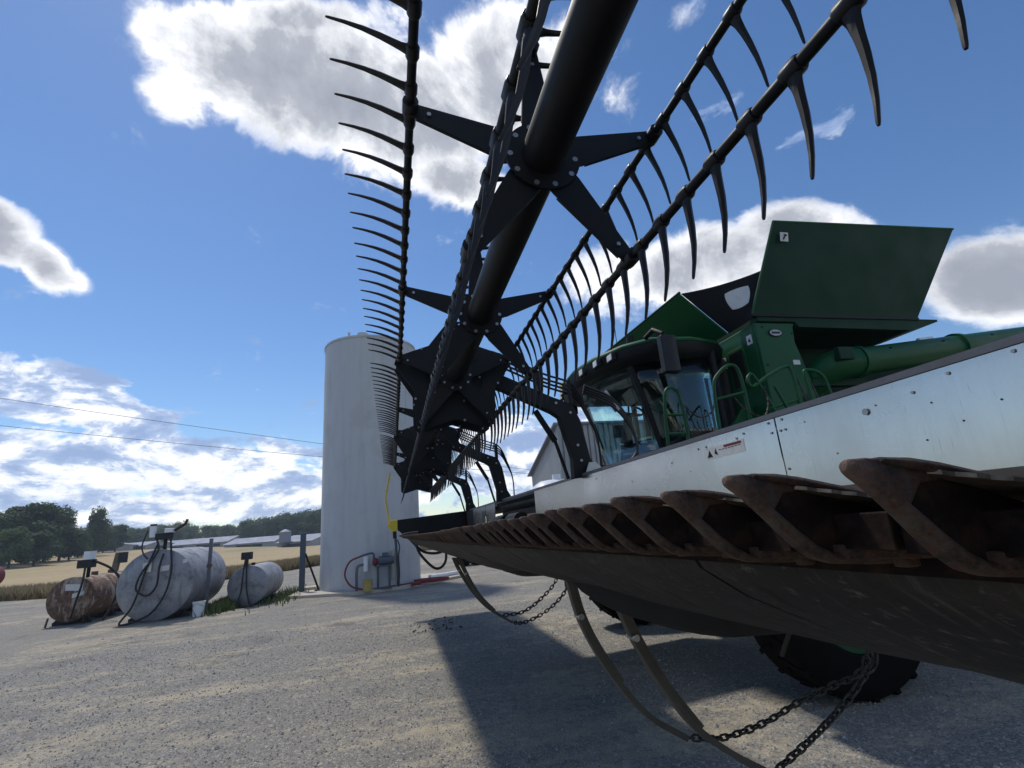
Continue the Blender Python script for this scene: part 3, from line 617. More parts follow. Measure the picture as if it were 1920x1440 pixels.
# ------------------------------------------------------------------ three horizontal fuel tanks
def htank(x, y, z, r, ln, mat, name, label, legs, endmat=None):
    t = root(name, (x, y, G), label, 'tank', 'horizontal fuel tanks'); n = 44
    rg = lambda rr, xx: [(xx, y + rr * math.cos(6.283 * k / n), z + rr * math.sin(6.283 * k / n)) for k in range(n)]
    MB().loft([rg(r, x + .02), rg(r, x + ln)], cap=False).build('shell', mat, t, smooth=40)
    MB().loft([rg(r - .015, x + .02), rg(r + .008, x), rg(r - .01, x - .02), rg(r * .55, x - .05), rg(.01, x - .06)]).build('front_head', endmat or mat, t, smooth=50)
    MB().loft([rg(r, x + ln), rg(r * .5, x + ln + .05)]).build('rear_head', mat, t, smooth=50)
    for q in (.36, .72): MB().loft([rg(r - .01, x + ln * q - .012), rg(r + .006, x + ln * q - .006), rg(r + .006, x + ln * q + .006), rg(r - .01, x + ln * q + .012)], cap=False).build('weld_seam', mat, t, smooth=60)
    for q in legs:
        MB().prism([(y - r * .8, G), (y + r * .8, G), (y + r * .8, G + .08), (y + r * .55, z - r * .80), (y - r * .55, z - r * .80), (y - r * .8, G + .08)], 'X', x + q - .05, x + q + .05).build('cradle', 'shed_dark', t)
    return t
tr_ = htank(18.7, 9.35, .52, .62, 3.4, 'tank_rust', 'fuel_tank', 'rusty brown and white fuel tank, leftmost and lowest of the three', (.25, 1.6, 2.9))
tb = htank(17.3, 6.62, .78, .965, 3.1, 'tank_silver', 'fuel_tank', 'largest weathered silver fuel tank with hoses looped on its end', (.5, 2.4))
ts = htank(18.8, 4.55, .42, .60, 2.5, 'tank_silver', 'fuel_tank', 'smallest silver fuel tank, rightmost of the three near the white tank', (.3, 2.0))
for (x, y, sg) in ((18.68, 9.85, 1), (18.68, 8.95, -1)): MB().tube([(x, y, .05), (x - .02, y + .03 * sg, G)], .03, 6).build('leg', 'rust', tr_, smooth=60)
# pump and pipework on rusty tank
x, y = 18.6, 9.0
MB().tube([(x + .1, y, 1.1), (x + .1, y, 1.5)], .05, 8).build('riser_pipe', 'ink', tr_, smooth=60)
MB().box((x - .02, y - .1, 1.38), (x + .3, y + .28, 1.62)).build('pump_body', 'shed_dark', tr_, bevel=.02)
MB().tube([(x + .1, y + .02, 1.62), (x + .1, y + .02, 1.86)], .15, 12).build('meter', 'white_plastic', tr_, smooth=50)
MB().tube(arcpts([(x, y + .05, 1.5), (x - .1, y + .02, 1.0), (x - .12, y + .1, .5), (x - .1, y + .2, .0)]), .03, 8).build('hose', 'hose', tr_, smooth=60)
MB().tube(arcpts([(x + .1, y - .1, 1.58), (x + .3, y - .5, 1.3), (x + .4, y - .75, .9), (x + .3, y - .7, .4), (x + .2, y - .5, G + .03)]), .035, 8).build('hose', 'hose', tr_, smooth=60)
for q in (1.0, 2.0): MB().tube([(18.7 + q, 9.3, 1.12), (18.7 + q, 9.3, 1.24)], .09, 12).build('filler_cap', 'rust', tr_, smooth=50)
MB().slab([(18.63, 9.5, .78), (18.63, 9.05, .74), (18.63, 9.05, .92), (18.63, 9.5, .96)], .01).build('faded_label', 'sticker', tr_)
MB().slab([(18.63, 9.3, .55), (18.63, 9.0, .62), (18.63, 9.0, .74), (18.63, 9.3, .67)], .01).build('faded_label', 'sticker', tr_)
# big tank gear
x = 17.2; y = 6.55
MB().tube([(x + .15, y - .05, 1.7), (x + .15, y - .05, 2.2)], .05, 8).build('riser_pipe', 'ink', tb, smooth=60)
MB().tube([(x + .1, y + .28, 2.1), (x + .1, y + .28, 2.42)], .085, 12).build('filter', 'white_plastic', tb, smooth=50)
MB().tube([(x + .1, y + .28, 2.42), (x + .1, y + .28, 2.47)], .09, 12).build('filter_head', 'ink', tb, smooth=50)
MB().box((x + .05, y - .2, 2.02), (x + .3, y + .2, 2.2)).build('pump_body', 'shed_dark', tb, bevel=.02)
MB().box((x - .02, y - .28, 2.2), (x + .2, y - .05, 2.32)).build('meter', 'white_plastic', tb, bevel=.02)
MB().tube([(x + .1, y - .1, 2.15), (x + .1, y - .55, 2.42), (x + .1, y - .6, 2.55)], .04, 8).build('nozzle', 'rust', tb, smooth=50)
MB().tube(arcpts([(x + .1, y + .2, 2.15), (x - .03, y + .05, 1.7), (x - .07, y + .38, 1.15), (x - .08, y + .48, .72), (x - .08, y + .2, .52), (x - .08, y - .02, .75), (x - .08, y - .05, 1.25), (x - .02, y - .1, 1.62)], 8), .028, 8).build('hose', 'hose', tb, smooth=60)
MB().tube(arcpts([(x + .08, y - .2, 2.1), (x - .03, y - .3, 1.6), (x - .08, y - .36, 1.1), (x - .08, y - .25, .5), (x - .1, y + .1, .0), (x - .14, y + .75, G + .03), (x - .1, y + .55, .2), (x - .08, y + .42, .6), (x - .04, y + .3, 1.2), (x + .05, y + .1, 1.9)], 8), .028, 8).build('hose', 'hose', tb, smooth=60)
MB().tube(arcpts([(x + .12, y + .42, 2.3), (x + .05, y + .5, 1.9), (x, y + .42, 1.65), (x, y + .3, 1.5)], 8), .02, 8).build('hose', 'hose', tb, smooth=60)
for a in ((.40, 1.12, .22, .30), (-.02, 1.12, .26, .18), (-.62, 1.3, .12, .14)):
    MB().slab([(x - .0, y + a[0], a[1]), (x - .0, y + a[0] - a[2], a[1] + .03), (x - .0, y + a[0] - a[2], a[1] + a[3]), (x - .0, y + a[0], a[1] + a[3] - .03)], .02).build('faded_label', 'sticker', tb)
pp = root('steel_pole', (18.05, 5.5, G), 'thin rusty vertical pole standing against the big silver tank', 'pole')
MB().box((18.0, 5.44, G), (18.07, 5.53, 1.95)).build('pole', 'grey_rail', pp)
MB().box((17.98, 5.42, 1.1), (18.09, 5.55, 1.2)).build('clamp', 'rust', pp)
# small tank gear
x, y = 18.7, 4.62
MB().tube([(x + .1, y, 1.0), (x + .1, y, 1.25)], .05, 8).build('riser_pipe', 'ink', ts, smooth=60)
MB().box((x - .02, y - .14, 1.22), (x + .25, y + .16, 1.45)).build('pump_body', 'shed_dark', ts, bevel=.02)
for d in (-.06, .05):
    MB().tube(arcpts([(x + .0, y + d * .4, 1.25), (x - .09, y + d * .8, .9), (x - .09, y + d * 1.5, .3), (x - .14, y + d * 3.5, G + .03)], 6), .024, 8).build('hose', 'hose', ts, smooth=60)
MB().tube(arcpts([(x - .14, y + .2, G + .03), (x - .3, y + .3, G + .03), (x - .3, y - .3, G + .03), (x - .14, y - .22, G + .03)], 6), .024, 8).build('hose', 'hose', ts, smooth=60)
MB().tube([(x + .5, y - .1, 1.0), (x + .5, y - .1, 1.1)], .06, 10).build('filler_cap', 'ink', ts, smooth=50)
# weathered wood post with box, red drum at the edge of view
p = at(208, 1080, 33); wz = gz(p.x, p.y); wp_ = root('wooden_post', (p.x, p.y, wz), 'leaning weathered wooden post with a small dark box near its top', 'post')
MB().loft([[(p.x + a, p.y + b, wz) for a, b in ((-.14, -.14), (.14, -.14), (.14, .14), (-.14, .14))], [(p.x + a, p.y + b - .25, at(208, 1037, p.x).z) for a, b in ((-.12, -.12), (.12, -.12), (.12, .12), (-.12, .12))]]).build('post', 'wood', wp_)
zt = at(208, 1037, p.x).z
MB().box((p.x - .3, p.y - .75, zt - .55), (p.x - .1, p.y - .35, zt)).build('meter_box', 'shed_dark', wp_, bevel=.02)
p = at(-30, 1083, 26); o = MB().tube([(p.x - .4, p.y, p.z), (p.x + .5, p.y, p.z)], .42, 20).build('red_drum', 'red', smooth=40); tag(o, 'edge of a dark red drum cut off by the left picture border', 'drum')
MB().box((p.x - .3, p.y - .3, gz(p.x, p.y)), (p.x + .4, p.y + .3, p.z - .35)).build('drum_stand', 'shed_dark', o)
o.children[0].location = (0, 0, 0)

# ------------------------------------------------------------------ metal barn and propane tank behind the machine
bx = 25.0
br = root('metal_barn', (bx, -11, G), 'grey corrugated metal barn with sloping gable seen behind the cab', 'barn')
K_ = Vector((bx, -8.54)); E_ = Vector((36.0, -10.0)); dE = (E_ - K_).normalized(); nE = Vector((-dE.y, dE.x)); L_E = (E_ - K_).length
for k in range(37):          # end wall, ribbed sheets, roof line falling to the back
    t0_, t1_ = k * .3, min((k + 1) * .3, L_E); mb = MB(); seg = [(t0_, 0), (t0_ + .19, 0), (t0_ + .215, -.09), (t0_ + .275, -.09), (t1_, 0)]
    if t0_ >= L_E: break
    for (ta, oa), (tb, ob) in zip(seg[:-1], seg[1:]):
        a = K_ + dE * ta + nE * oa; b = K_ + dE * tb + nE * ob; za, zb = 6.55 - 1.6 * ta / L_E, 6.55 - 1.6 * tb / L_E
        mb.add([(a.x, a.y, G), (b.x, b.y, G), (b.x, b.y, zb), (a.x, a.y, za)], [(0, 1, 2, 3)])
    mb.build('wall_panel', 'corrugated', br)
for k in range(60):          # high front wall above an open bay
    y0_ = -8.54 - k * .3; mb = MB(); seg = [(0, 0), (.19, 0), (.215, .09), (.275, .09), (.3, 0)]
    for (ta, oa), (tb, ob) in zip(seg[:-1], seg[1:]):
        mb.add([(bx + oa, y0_ - ta, 3.55 if k > 3 else G), (bx + ob, y0_ - tb, 3.55 if k > 3 else G), (bx + ob, y0_ - tb, 6.52), (bx + oa, y0_ - ta, 6.52)], [(0, 1, 2, 3)])
    mb.build('wall_panel', 'corrugated', br)
MB().box((bx + 2.2, -26.5, G), (bx + 2.4, -9.0, 6.0)).build('bay_wall', 'shed_dark', br)
MB().box((bx - .1, -26.5, 3.35), (bx + .1, -9.7, 3.56)).build('door_header', 'ink', br)
MB().slab([(bx - .25, -8.3, 6.60), (bx - .25, -26.6, 6.60), (36.3, -28, 5.0), (36.3, -9.75, 5.0)], .10).build('roof', 'roof_metal', br)
pt_ = root('propane_tank', (20, -5.3, G), 'glossy white rounded gas tank behind the header in front of the barn', 'tank')
n = 28
rgp = lambda rr, yy: [(20 + rr * math.cos(6.283 * k / n), yy, 2.35 + rr * math.sin(6.283 * k / n)) for k in range(n)]
ca = [(.05, -5.35), (.4, -5.4), (.72, -5.6), (.9, -5.9), (.95, -6.3), (.95, -10), (.7, -10.4), (.05, -10.6)]
MB().loft([rgp(r_, y_) for r_, y_ in ca]).build('shell', 'white_tank_gloss', pt_, smooth=60)
MB().tube([(20, -6.6, 3.2), (20, -6.6, 3.5)], .18, 12).build('valve_dome', 'white_tank_gloss', pt_, smooth=50)
for q in (-6.6, -9.4): MB().box((19.5, q - .1, G), (20.5, q + .1, 1.9)).build('leg', 'concrete', pt_)

# ------------------------------------------------------------------ HEADER (draper platform)
X0, X1 = -.5, 12.9
hd = root('harvester_header', (6.4, -1.2, G), 'wide grain header with pale metal back sheet and long row of rusty knife guards', 'header')
def droop(x):      # the flexible cutter bar sags a little away from the camera
    return -.0095 * max(0, min(x, 3) - .2) - .0055 * max(0, x - 3)
def dprism(poly, xa, xb, step=.6):
    n = max(1, int((xb - xa) / step)); mb = MB()
    mb.loft([[(xa + (xb - xa) * k / n, y, z + droop(xa + (xb - xa) * k / n)) for y, z in poly] for k in range(n + 1)]); return mb
# back sheets
for a, b in ((X0, 2.02), (2.03, 6.42), (9.12, 10.1), (10.14, 11.75)):
    bot = 1.70 if a < 9 else 1.62
    MB().box((a, -1.80, bot), (b, -1.797, 2.045)).build('back_sheet', 'alu', hd)
MB().prism([(11.75, 1.62), (12.86, 1.62), (12.86, 2.06), (11.75, 2.06)], 'Y', -1.80, -1.797).build('end_back_sheet', 'black_paint', hd)
MB().prism([(-1.79, 2.047), (-1.79, 2.073), (-1.87, 2.085), (-1.87, 2.02), (-1.803, 2.02), (-1.803, 2.047)], 'X', X0, X1 - .02).build('top_rail', 'grey_rail', hd)
MB().box((6.42, -1.99, 1.74), (9.12, -1.93, 2.0)).build('centre_frame', 'ink', hd)
MB().tube([(6.3, -1.9, 2.02), (9.2, -1.9, 2.02)], .05, 14).build('cross_tube', 'black_paint', hd, smooth=60)
MB().tube([(6.5, -1.85, 1.72), (9.1, -1.85, 1.72)], .06, 14).build('roller', 'black_plastic', hd, smooth=60)
for xx in (7.2, 8.1):
    MB().tube([(xx - .3, -1.72, 1.70), (xx + .3, -1.72, 1.70)], .11, 20).build('feed_drum', 'black_plastic', hd, smooth=60)
MB().tube([(X0, -1.95, 1.95), (X1, -1.95, 1.95)], .085, 14).build('rear_beam', 'black_paint', hd, smooth=60)
# rubber seal strip and draper belt
MB().prism([(-1.797, 1.60), (-1.797, 1.70), (-1.70, 1.675), (-1.55, 1.60)], 'X', X0, X1 - .1).build('rubber_seal', 'rubber', hd)
for a in np.arange(X0, 12.7, .9):
    MB().slab([(a + .01, -1.60, 1.545), (a + .89, -1.60, 1.545), (a + .89, -.40, 1.628 + droop(a + .9)), (a + .01, -.40, 1.628 + droop(a))], .008).build('draper_belt', 'rubber', hd)
# bolts on the back sheet
bt = MB().tube([(0, 0, 0), (0, .004, 0)], .0058, 10).build('bolt', 'bolt', hd); BTM = bt.data
bs = MB().tube([(0, 0, 0), (0, .001, 0)], .0032, 8).build('rivet_hole', 'ink', hd); BHM = bs.data
BTM.transform(Matrix.Translation(hd.location)); BHM.transform(Matrix.Translation(hd.location))
hl = Vector(hd.location)
bt.location = Vector((2.00, -1.796, 1.98)) - hl; bs.location = Vector((1.22, -1.796, 1.86)) - hl
for q in [(1.97, 1.98), (2.06, 1.98), (1.98, 2.03), (2.07, 2.03), (2.05, 1.74), (2.0, 1.80), (2.32, 2.0), (2.26, 2.015), (2.6, 2.0), (2.68, 2.0), (1.35, 1.99), (1.22, 2.02), (3.0, 1.96), (4.3, 1.99), (6.2, 1.95), (9.3, 1.97), (10.05, 1.9), (10.2, 1.9), (11.6, 1.95), (1.03, 2.03), (3.6, 1.9)]:
    dup(bt, hd, Vector((q[0], -1.796, q[1])) - hl)
for q in [(1.35, 1.82), (1.30, 1.94), (1.5, 1.98), (1.10, 1.9), (3.4, 1.82), (3.9, 1.86), (5.2, 1.9), (2.8, 1.88), (2.5, 1.8), (1.72, 1.83), (1.85, 1.99), (4.8, 1.8), (5.8, 1.86)]:
    dup(bs, hd, Vector((q[0], -1.796, q[1])) - hl)
# washer and safety label on the sheet
MB().tube([(1.545, -1.796, 1.965), (1.545, -1.790, 1.965)], .013, 16).build('washer', 'bolt', hd, smooth=40)
lb = MB().box((2.27, -1.797, 1.925), (2.62, -1.7955, 1.99)).build('safety_label', 'sticker', hd)
mb = MB()
for k in range(7): mb.box((2.30 + k * .028, -1.7955, 1.963), (2.32 + k * .028, -1.7950, 1.967))
mb.build('small_print', 'ink', lb)
MB().box((2.29, -1.7955, 1.972), (2.44, -1.7950, 1.985)).build('warning_bar', 'red', lb)
mb = MB(); mb.prism([(2.55, 1.935), (2.60, 1.935), (2.575, 1.975)], 'Y', -1.7955, -1.7945); mb.prism([(2.50, 1.94), (2.53, 1.95), (2.515, 1.98)], 'Y', -1.7955, -1.7945); mb.build('pictogram', 'ink', lb)
# far end panel with yellow bracket
MB().prism([(-.05, 1.80), (-.03, 1.965), (-1.9, 2.075), (-1.9, 1.45), (-1.0, 1.42), (-.35, 1.52)], 'X', X1 - .06, X1).build('end_panel', 'black_paint', hd, bevel=.01)
MB().prism([(.12, 1.86), (.02, 1.97), (-.12, 1.97), (-.12, 1.72), (.02, 1.70)], 'X', X1 - .13, X1 + .02).build('divider_bracket', 'yellow', hd, bevel=.01)
MB().tube([(X1 - .05, .07, 1.9), (X1 - .05, .16, 2.5), (X1 - .05, .05, 3.1)], .022, 8).build('divider_rod', 'yellow', hd, smooth=60)
MB().prism([(-.12, 1.60), (-.3, 1.66), (-.6, 1.68), (-.6, 1.55), (-.25, 1.54)], 'X', 12.55, 12.8).build('gearbox', 'strap', hd, bevel=.02)
# near end panel, outside the view
MB().prism([(-.05, 1.75), (-.35, 1.95), (-1.9, 2.075), (-1.9, 1.3), (-.6, 1.4)], 'X', X0 - .08, X0 - .01).build('end_panel', 'black_paint', hd)
# cutterbar
dprism([(-.345, 1.601), (-.318, 1.601), (-.318, 1.612), (-.345, 1.612)], X0, X1 - .1).build('cutter_bar', 'shaded_iron', hd)
dprism([(-.60, 1.6125), (-.335, 1.6125), (-.335, 1.622), (-.60, 1.622)], X0, X1 - .1).build('knife_tray', 'shaded_iron', hd)
dprism([(-.315, 1.630), (-.33, 1.640), (-.42, 1.638), (-.42, 1.628), (-.33, 1.628)], X0, X1 - .1).build('hold_down_bar', 'shaded_iron', hd)
# guard: double sided finger
def guard_mesh():
    mb = MB(); yt = -.200
    # lower fin: deepens quickly towards the bar
    secs = [(0, .0030, 1.6668, 1.6605), (-.003, .0046, 1.6680, 1.6575), (-.013, .0062, 1.6682, 1.6510), (-.024, .0070, 1.6668, 1.6410), (-.033, .0070, 1.6648, 1.6315), (-.036, .0068, 1.6615, 1.6285),
            (-.046, .0066, 1.6590, 1.6190), (-.060, .0064, 1.6560, 1.6125), (-.085, .0062, 1.6500, 1.6100), (-.115, .0062, 1.6400, 1.6080), (-.150, .0064, 1.6320, 1.6060)]
    rings = []
    for dy, w, zt_, zb in secs[:6]:       # solid nose
        k_ = 1 if dy > -.030 else .75
        rings.append([(w * .5, yt + dy, zt_), (w, yt + dy, (zt_ * .6 + zb * .4)), (w * .8, yt + dy, zb + .0015), (-w * .8, yt + dy, zb + .0015), (-w, yt + dy, (zt_ * .6 + zb * .4)), (-w * .5, yt + dy, zt_)])
    # the nose thins to a low rib that runs down to the bar
    full = [(dy, w, zt_, zb) for dy, w, zt_, zb in secs]
    nose = [[(w * .5, yt + dy, zt_), (w, yt + dy, (zt_ * .6 + zb * .4)), (w * .7, yt + dy, zb), (-w * .7, yt + dy, zb), (-w, yt + dy, (zt_ * .6 + zb * .4)), (-w * .5, yt + dy, zt_)] for dy, w, zt_, zb in
            [(0, .0028, 1.6668, 1.6622), (-.003, .0042, 1.6680, 1.6600), (-.012, .0055, 1.6682, 1.6535), (-.020, .0060, 1.6670, 1.6465), (-.028, .0058, 1.6655, 1.6450), (-.038, .0050, 1.6636, 1.6550), (-.056, .003, 1.6600, 1.6560)]]
    mb.loft(nose)
    rib = [(-.008, .0040, 1.6620, 1.6565), (-.015, .0052, 1.6580, 1.6498), (-.024, .0064, 1.6500, 1.6412), (-.033, .0072, 1.6410, 1.6318), (-.042, .0074, 1.6320, 1.6225), (-.052, .0074, 1.6235, 1.6150), (-.064, .0072, 1.6170, 1.6112), (-.090, .0070, 1.6160, 1.6085), (-.150, .0075, 1.6150, 1.6055)]
    mb.loft([[(w * .7, yt + dy, a), (w, yt + dy, (a + b) / 2), (w * .6, yt + dy, b), (-w * .6, yt + dy, b), (-w, yt + dy, (a + b) / 2), (-w * .7, yt + dy, a)] for dy, w, a, b in rib])
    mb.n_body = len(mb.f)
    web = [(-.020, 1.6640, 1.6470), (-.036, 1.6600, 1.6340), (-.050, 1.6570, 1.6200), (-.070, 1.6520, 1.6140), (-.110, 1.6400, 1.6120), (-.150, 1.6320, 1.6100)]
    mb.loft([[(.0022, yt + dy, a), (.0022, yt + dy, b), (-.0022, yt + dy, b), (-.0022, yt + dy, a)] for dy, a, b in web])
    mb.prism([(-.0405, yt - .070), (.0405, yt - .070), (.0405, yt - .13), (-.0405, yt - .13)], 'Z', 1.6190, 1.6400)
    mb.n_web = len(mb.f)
    # upper lip over the knife
    lip = [(-.018, .0060, 1.6682, 1.6650), (-.034, .0085, 1.6670, 1.6615), (-.050, .0090, 1.6642, 1.6582), (-.085, .0090, 1.6560, 1.6500), (-.125, .0090, 1.6465, 1.6405), (-.150, .009, 1.6410, 1.6350)]
    mb.loft([[(w * .6, yt + dy, a), (w, yt + dy, (a + b) / 2), (w * .7, yt + dy, b), (-w * .7, yt + dy, b), (-w, yt + dy, (a + b) / 2), (-w * .6, yt + dy, a)] for dy, w, a, b in lip])
    # base casting: scalloped web between two fins, with bolt heads
    sc = [(.0405, yt - .082)] + [(.0405 * math.cos(a), yt - .082 - .022 * math.sin(a)) for a in [math.pi * k / 8 for k in range(1, 8)]] + [(-.0405, yt - .082)]
    sc = [(x, yt - .064 - .034 * abs(x) / .0405) for x in (.0405, .03, .02, .01, 0, -.01, -.02, -.03, -.0405)]
    mb.prism(sc + [(-.0405, yt - .150), (.0405, yt - .150)], 'Z', 1.613, 1.622)
    mb.tube([(.0300, yt - .118, 1.6075), (.0300, yt - .118, 1.614)], .0085, 6)
    mb.tube([(-.0200, yt - .098, 1.6075), (-.0200, yt - .098, 1.614)], .0065, 8)
    return mb
gm_ = guard_mesh(); g0 = gm_.build('knife_guard', 'rust', smooth=42, bevel=.0009)
g0.data.materials.append(MAT['shaded_iron'])
for pl_ in list(g0.data.polygons)[gm_.n_body:gm_.n_web]: pl_.material_index = 1  # recessed web and block get the darker colour painted in as shade
k0 = MB()
kv = [(-.038, -.285), (-.034, -.262), (-.0045, -.212), (.0045, -.212), (.034, -.262), (.038, -.285)]
for sg in (1,):
    poly = [kv[0]]
    L1 = [(kv[1][0] + (kv[2][0] - kv[1][0]) * t / 9, kv[1][1] + (kv[2][1] - kv[1][1]) * t / 9) for t in range(10)]
    for i, q in enumerate(L1): poly.append((q[0] - (.0018 if i % 2 else 0), q[1]))
    L2 = [(-q[0], q[1]) for q in L1[::-1]]
    for i, q in enumerate(L2): poly.append((q[0] + (.0018 if i % 2 else 0), q[1]))
    poly.append(kv[-1]); k0.prism([(x, y - .026) for x, y in poly], 'Z', 0, .0022)
k0.v = [(x, y, z + 1.6568 + (y + .25) * .25) for x, y, z in k0.v]
k0 = k0.build('knife_section', 'blade')
GP = .0816; ng = 0
gx = .193 - GP * 8
first = True
while gx < X1 - .15:
    if first: a = g0; b = k0; a.parent = hd; b.parent = hd; first = False
    else: a = g0.copy(); COL.objects.link(a); a.parent = hd; b = k0.copy(); COL.objects.link(b); b.parent = hd
    j = random.gauss(0, 1)
    a.location = (gx - hl.x, -hl.y + random.gauss(0, .0012), -hl.z + random.gauss(0, .0010) + droop(gx)); a.rotation_euler = (random.gauss(0, .002), 0, 0)
    b.location = (gx + GP * .06 - hl.x, -hl.y, -hl.z + droop(gx))
    gx += GP; ng += 1
# belly panels (grey underside), each about 1.5 m
prof_b = [(-.338, 1.6015), (-.346, 1.588), (-.40, 1.552), (-.50, 1.507), (-.62, 1.462), (-.78, 1.412), (-.95, 1.382), (-1.25, 1.375), (-1.7, 1.40)]
bxs = [X0, .55, 1.62, 2.85, 4.2, 5.9, 7.6, 9.4, 11.2, X1 - .1]
for a, b in zip(bxs[:-1], bxs[1:]):
    mb = MB(); nseg = 8; rings = []
    for k in range(nseg + 1):
        x = a + .004 + (b - a - .008) * k / nseg; s_ = math.sin(math.pi * k / nseg)
        dd_ = droop(x); dz = -.012 * s_ + random.gauss(0, .0015) - (.03 * s_ if a > 2.8 else 0)
        rings.append([(x, y, z + dd_ + (dz if i > 2 else 0)) for i, (y, z) in enumerate(prof_b)] + [(x, y + .001, z + .012 + dd_ + (dz if i > 2 else 0)) for i, (y, z) in list(enumerate(prof_b))[::-1]])
    mb.loft(rings); mb.build('belly_panel', 'belly', hd, smooth=50)
# skid shoes hanging under
for a, b, d in ((2.9, 4.05, .06), (5.2, 6.6, .07), (8.4, 9.6, .06), (1.05, 2.15, .07)):
    mb = MB(); rings = []
    for k in range(9):
        t = k / 8; x = a + (b - a) * t; z = 1.385 - d * math.sin(math.pi * t) ** .6
        rings.append([(x, -.72, z + .03), (x, -.80, z), (x, -1.15, z - .02), (x, -1.35, z + .02), (x, -1.35, 1.40), (x, -.72, 1.42)])
    mb.loft(rings); mb.build('skid_shoe', 'rubber', hd, smooth=50, bevel=.004)
for xx in np.arange(.3, 12.6, 1.2): MB().box((xx, -1.9, 1.33 + droop(xx)), (xx + .07, -.9, 1.41 + droop(xx))).build('frame_rib', 'black_paint', hd)
MB().box((X0, -1.95, 1.28), (X1 - .1, -1.82, 1.42)).build('lower_beam', 'black_paint', hd)
MB().box((2.3, -1.35, 1.30), (2.9, -1.2, 1.38)).build('latch_bracket', 'ink', hd, bevel=.01)
MB().tube([(2.75, -1.18, 1.335), (2.75, -1.16, 1.335)], .03, 14).build('bracket_eye', 'bolt', hd)
# curved straps with chains
def flat_bar(pts, w, t):
    P_ = arcpts(pts, 6); rings = []
    for i, p in enumerate(P_):
        tn = (P_[min(i + 1, len(P_) - 1)] - P_[max(i - 1, 0)]).normalized(); sx = Vector((1, 0, 0)); nn = tn.cross(sx).normalized()
        rings.append([p + sx * w / 2 + nn * t / 2, p - sx * w / 2 + nn * t / 2, p - sx * w / 2 - nn * t / 2, p + sx * w / 2 - nn * t / 2])
    return MB().loft(rings)
SA = [(2.4, -.80, 1.38), (2.4, -.835, 1.22), (2.4, -.895, 1.08), (2.4, -.985, .93), (2.4, -1.12, .77), (2.4, -1.285, .66)]
SB = [(2.06, -.87, 1.36), (2.06, -.935, 1.18), (2.06, -1.03, 1.0), (2.06, -1.15, .83), (2.06, -1.30, .71), (2.06, -1.45, .62)]
SC = [(6.0, -.66, 1.34), (6.0, -.72, 1.20), (6.0, -.85, .98), (6.0, -1.0, .80), (6.0, -1.16, .68)]
SD = [(5.75, -.70, 1.34), (5.75, -.76, 1.18), (5.75, -.88, .96), (5.75, -1.04, .78), (5.75, -1.24, .64)]
for s_ in (SA, SB, SC, SD):
    w = .042; o = flat_bar(s_, w, .024).build('curved_strap', 'strap', hd, smooth=30)
    p0 = Vector(s_[1])
    MB().tube([p0 + Vector((-.036, .0, 0)), p0 + Vector((.036, 0, 0))], .014, 8).build('clamp_bolt', 'bolt', o)
    q = [Vector(a) + Vector((0, -.022, 0)) for a in s_[:4]]
    flat_bar(q, .036, .016).build('backing_leaf', 'strap', o, smooth=30)
def torus_link(ln, wd, r):
    mb = MB(); pts = []
    h = ln / 2 - wd / 2
    for k in range(8): a = -math.pi / 2 + math.pi * k / 7; pts.append((h + wd / 2 * math.cos(a), wd / 2 * math.sin(a), 0))
    for k in range(8): a = math.pi / 2 + math.pi * k / 7; pts.append((-h + wd / 2 * math.cos(a), wd / 2 * math.sin(a), 0))
    n = 6; vs = []; k = len(pts)
    for i, p in enumerate(pts):
        p = Vector(p); t = (Vector(pts[(i + 1) % k]) - Vector(pts[i - 1])).normalized(); b = Vector((0, 0, 1)); a = t.cross(b)
        for j in range(n): vs.append(p + a * r * math.cos(6.283 * j / n) + b * r * math.sin(6.283 * j / n))
    mb.add(vs, [(i * n + j, i * n + (j + 1) % n, ((i + 1) % k) * n + (j + 1) % n, ((i + 1) % k) * n + j) for i in range(k) for j in range(n)])
    return mb
LK = {}
def chain(pts, pitch, wd, r, name='chain'):
    e = bpy.data.objects.new(name, None); COL.objects.link(e); e.parent = hd; e.location = Vector(pts[0]) - hl; e.empty_display_size = .05
    P_ = arcpts(pts, 20); pos = [P_[0]]; acc = 0
    for a, b in zip(P_[:-1], P_[1:]):
        d = (b - a).length
        while acc + d >= pitch:
            t = (pitch - acc) / d; a = a.lerp(b, t); pos.append(a.copy()); d = (b - a).length; acc = 0
        acc += d
    key = (pitch, wd, r)
    if key not in LK:
        o = torus_link(pitch + 2 * r + .002, wd, r).build('link', 'chain', smooth=60); LK[key] = o.data; bpy.data.objects.remove(o)
    for i, (a, b) in enumerate(zip(pos[:-1], pos[1:])):
        o = bpy.data.objects.new('link', LK[key]); COL.objects.link(o); o.parent = e
        q = (b - a).to_track_quat('X', 'Z') @ Euler((math.radians(90 * (i % 2) + random.uniform(-14, 14)), 0, 0)).to_quaternion()
        o.rotation_mode = 'QUATERNION'; o.rotation_quaternion = q; o.location = (a + b) / 2 - Vector(pts[0])
    return e
chain([SA[-1], (2.38, -1.46, .64), (2.36, -1.68, .675), (2.33, -1.85, .74), (2.28, -2.01, .80), (2.2, -2.16, .90), (2.15, -2.2, 1.3)], .033, .0245, .0049)
chain([SB[-1], (2.08, -1.66, .69), (2.1, -1.83, .755), (2.1, -1.945, .82), (2.1, -2.03, .88), (2.1, -2.12, .96), (2.12, -2.14, 1.3)], .033, .0245, .0051)
chain([SC[-1], (6.0, -1.42, .69), (6.0, -1.64, .80), (6.0, -1.86, 1.0), (6.0, -1.9, 1.3)], .045, .03, .006)
chain([SD[-1], (5.9, -1.42, .60), (5.9, -1.7, .70), (5.9, -1.95, .92), (5.9, -2.02, 1.3)], .045, .03, .006)
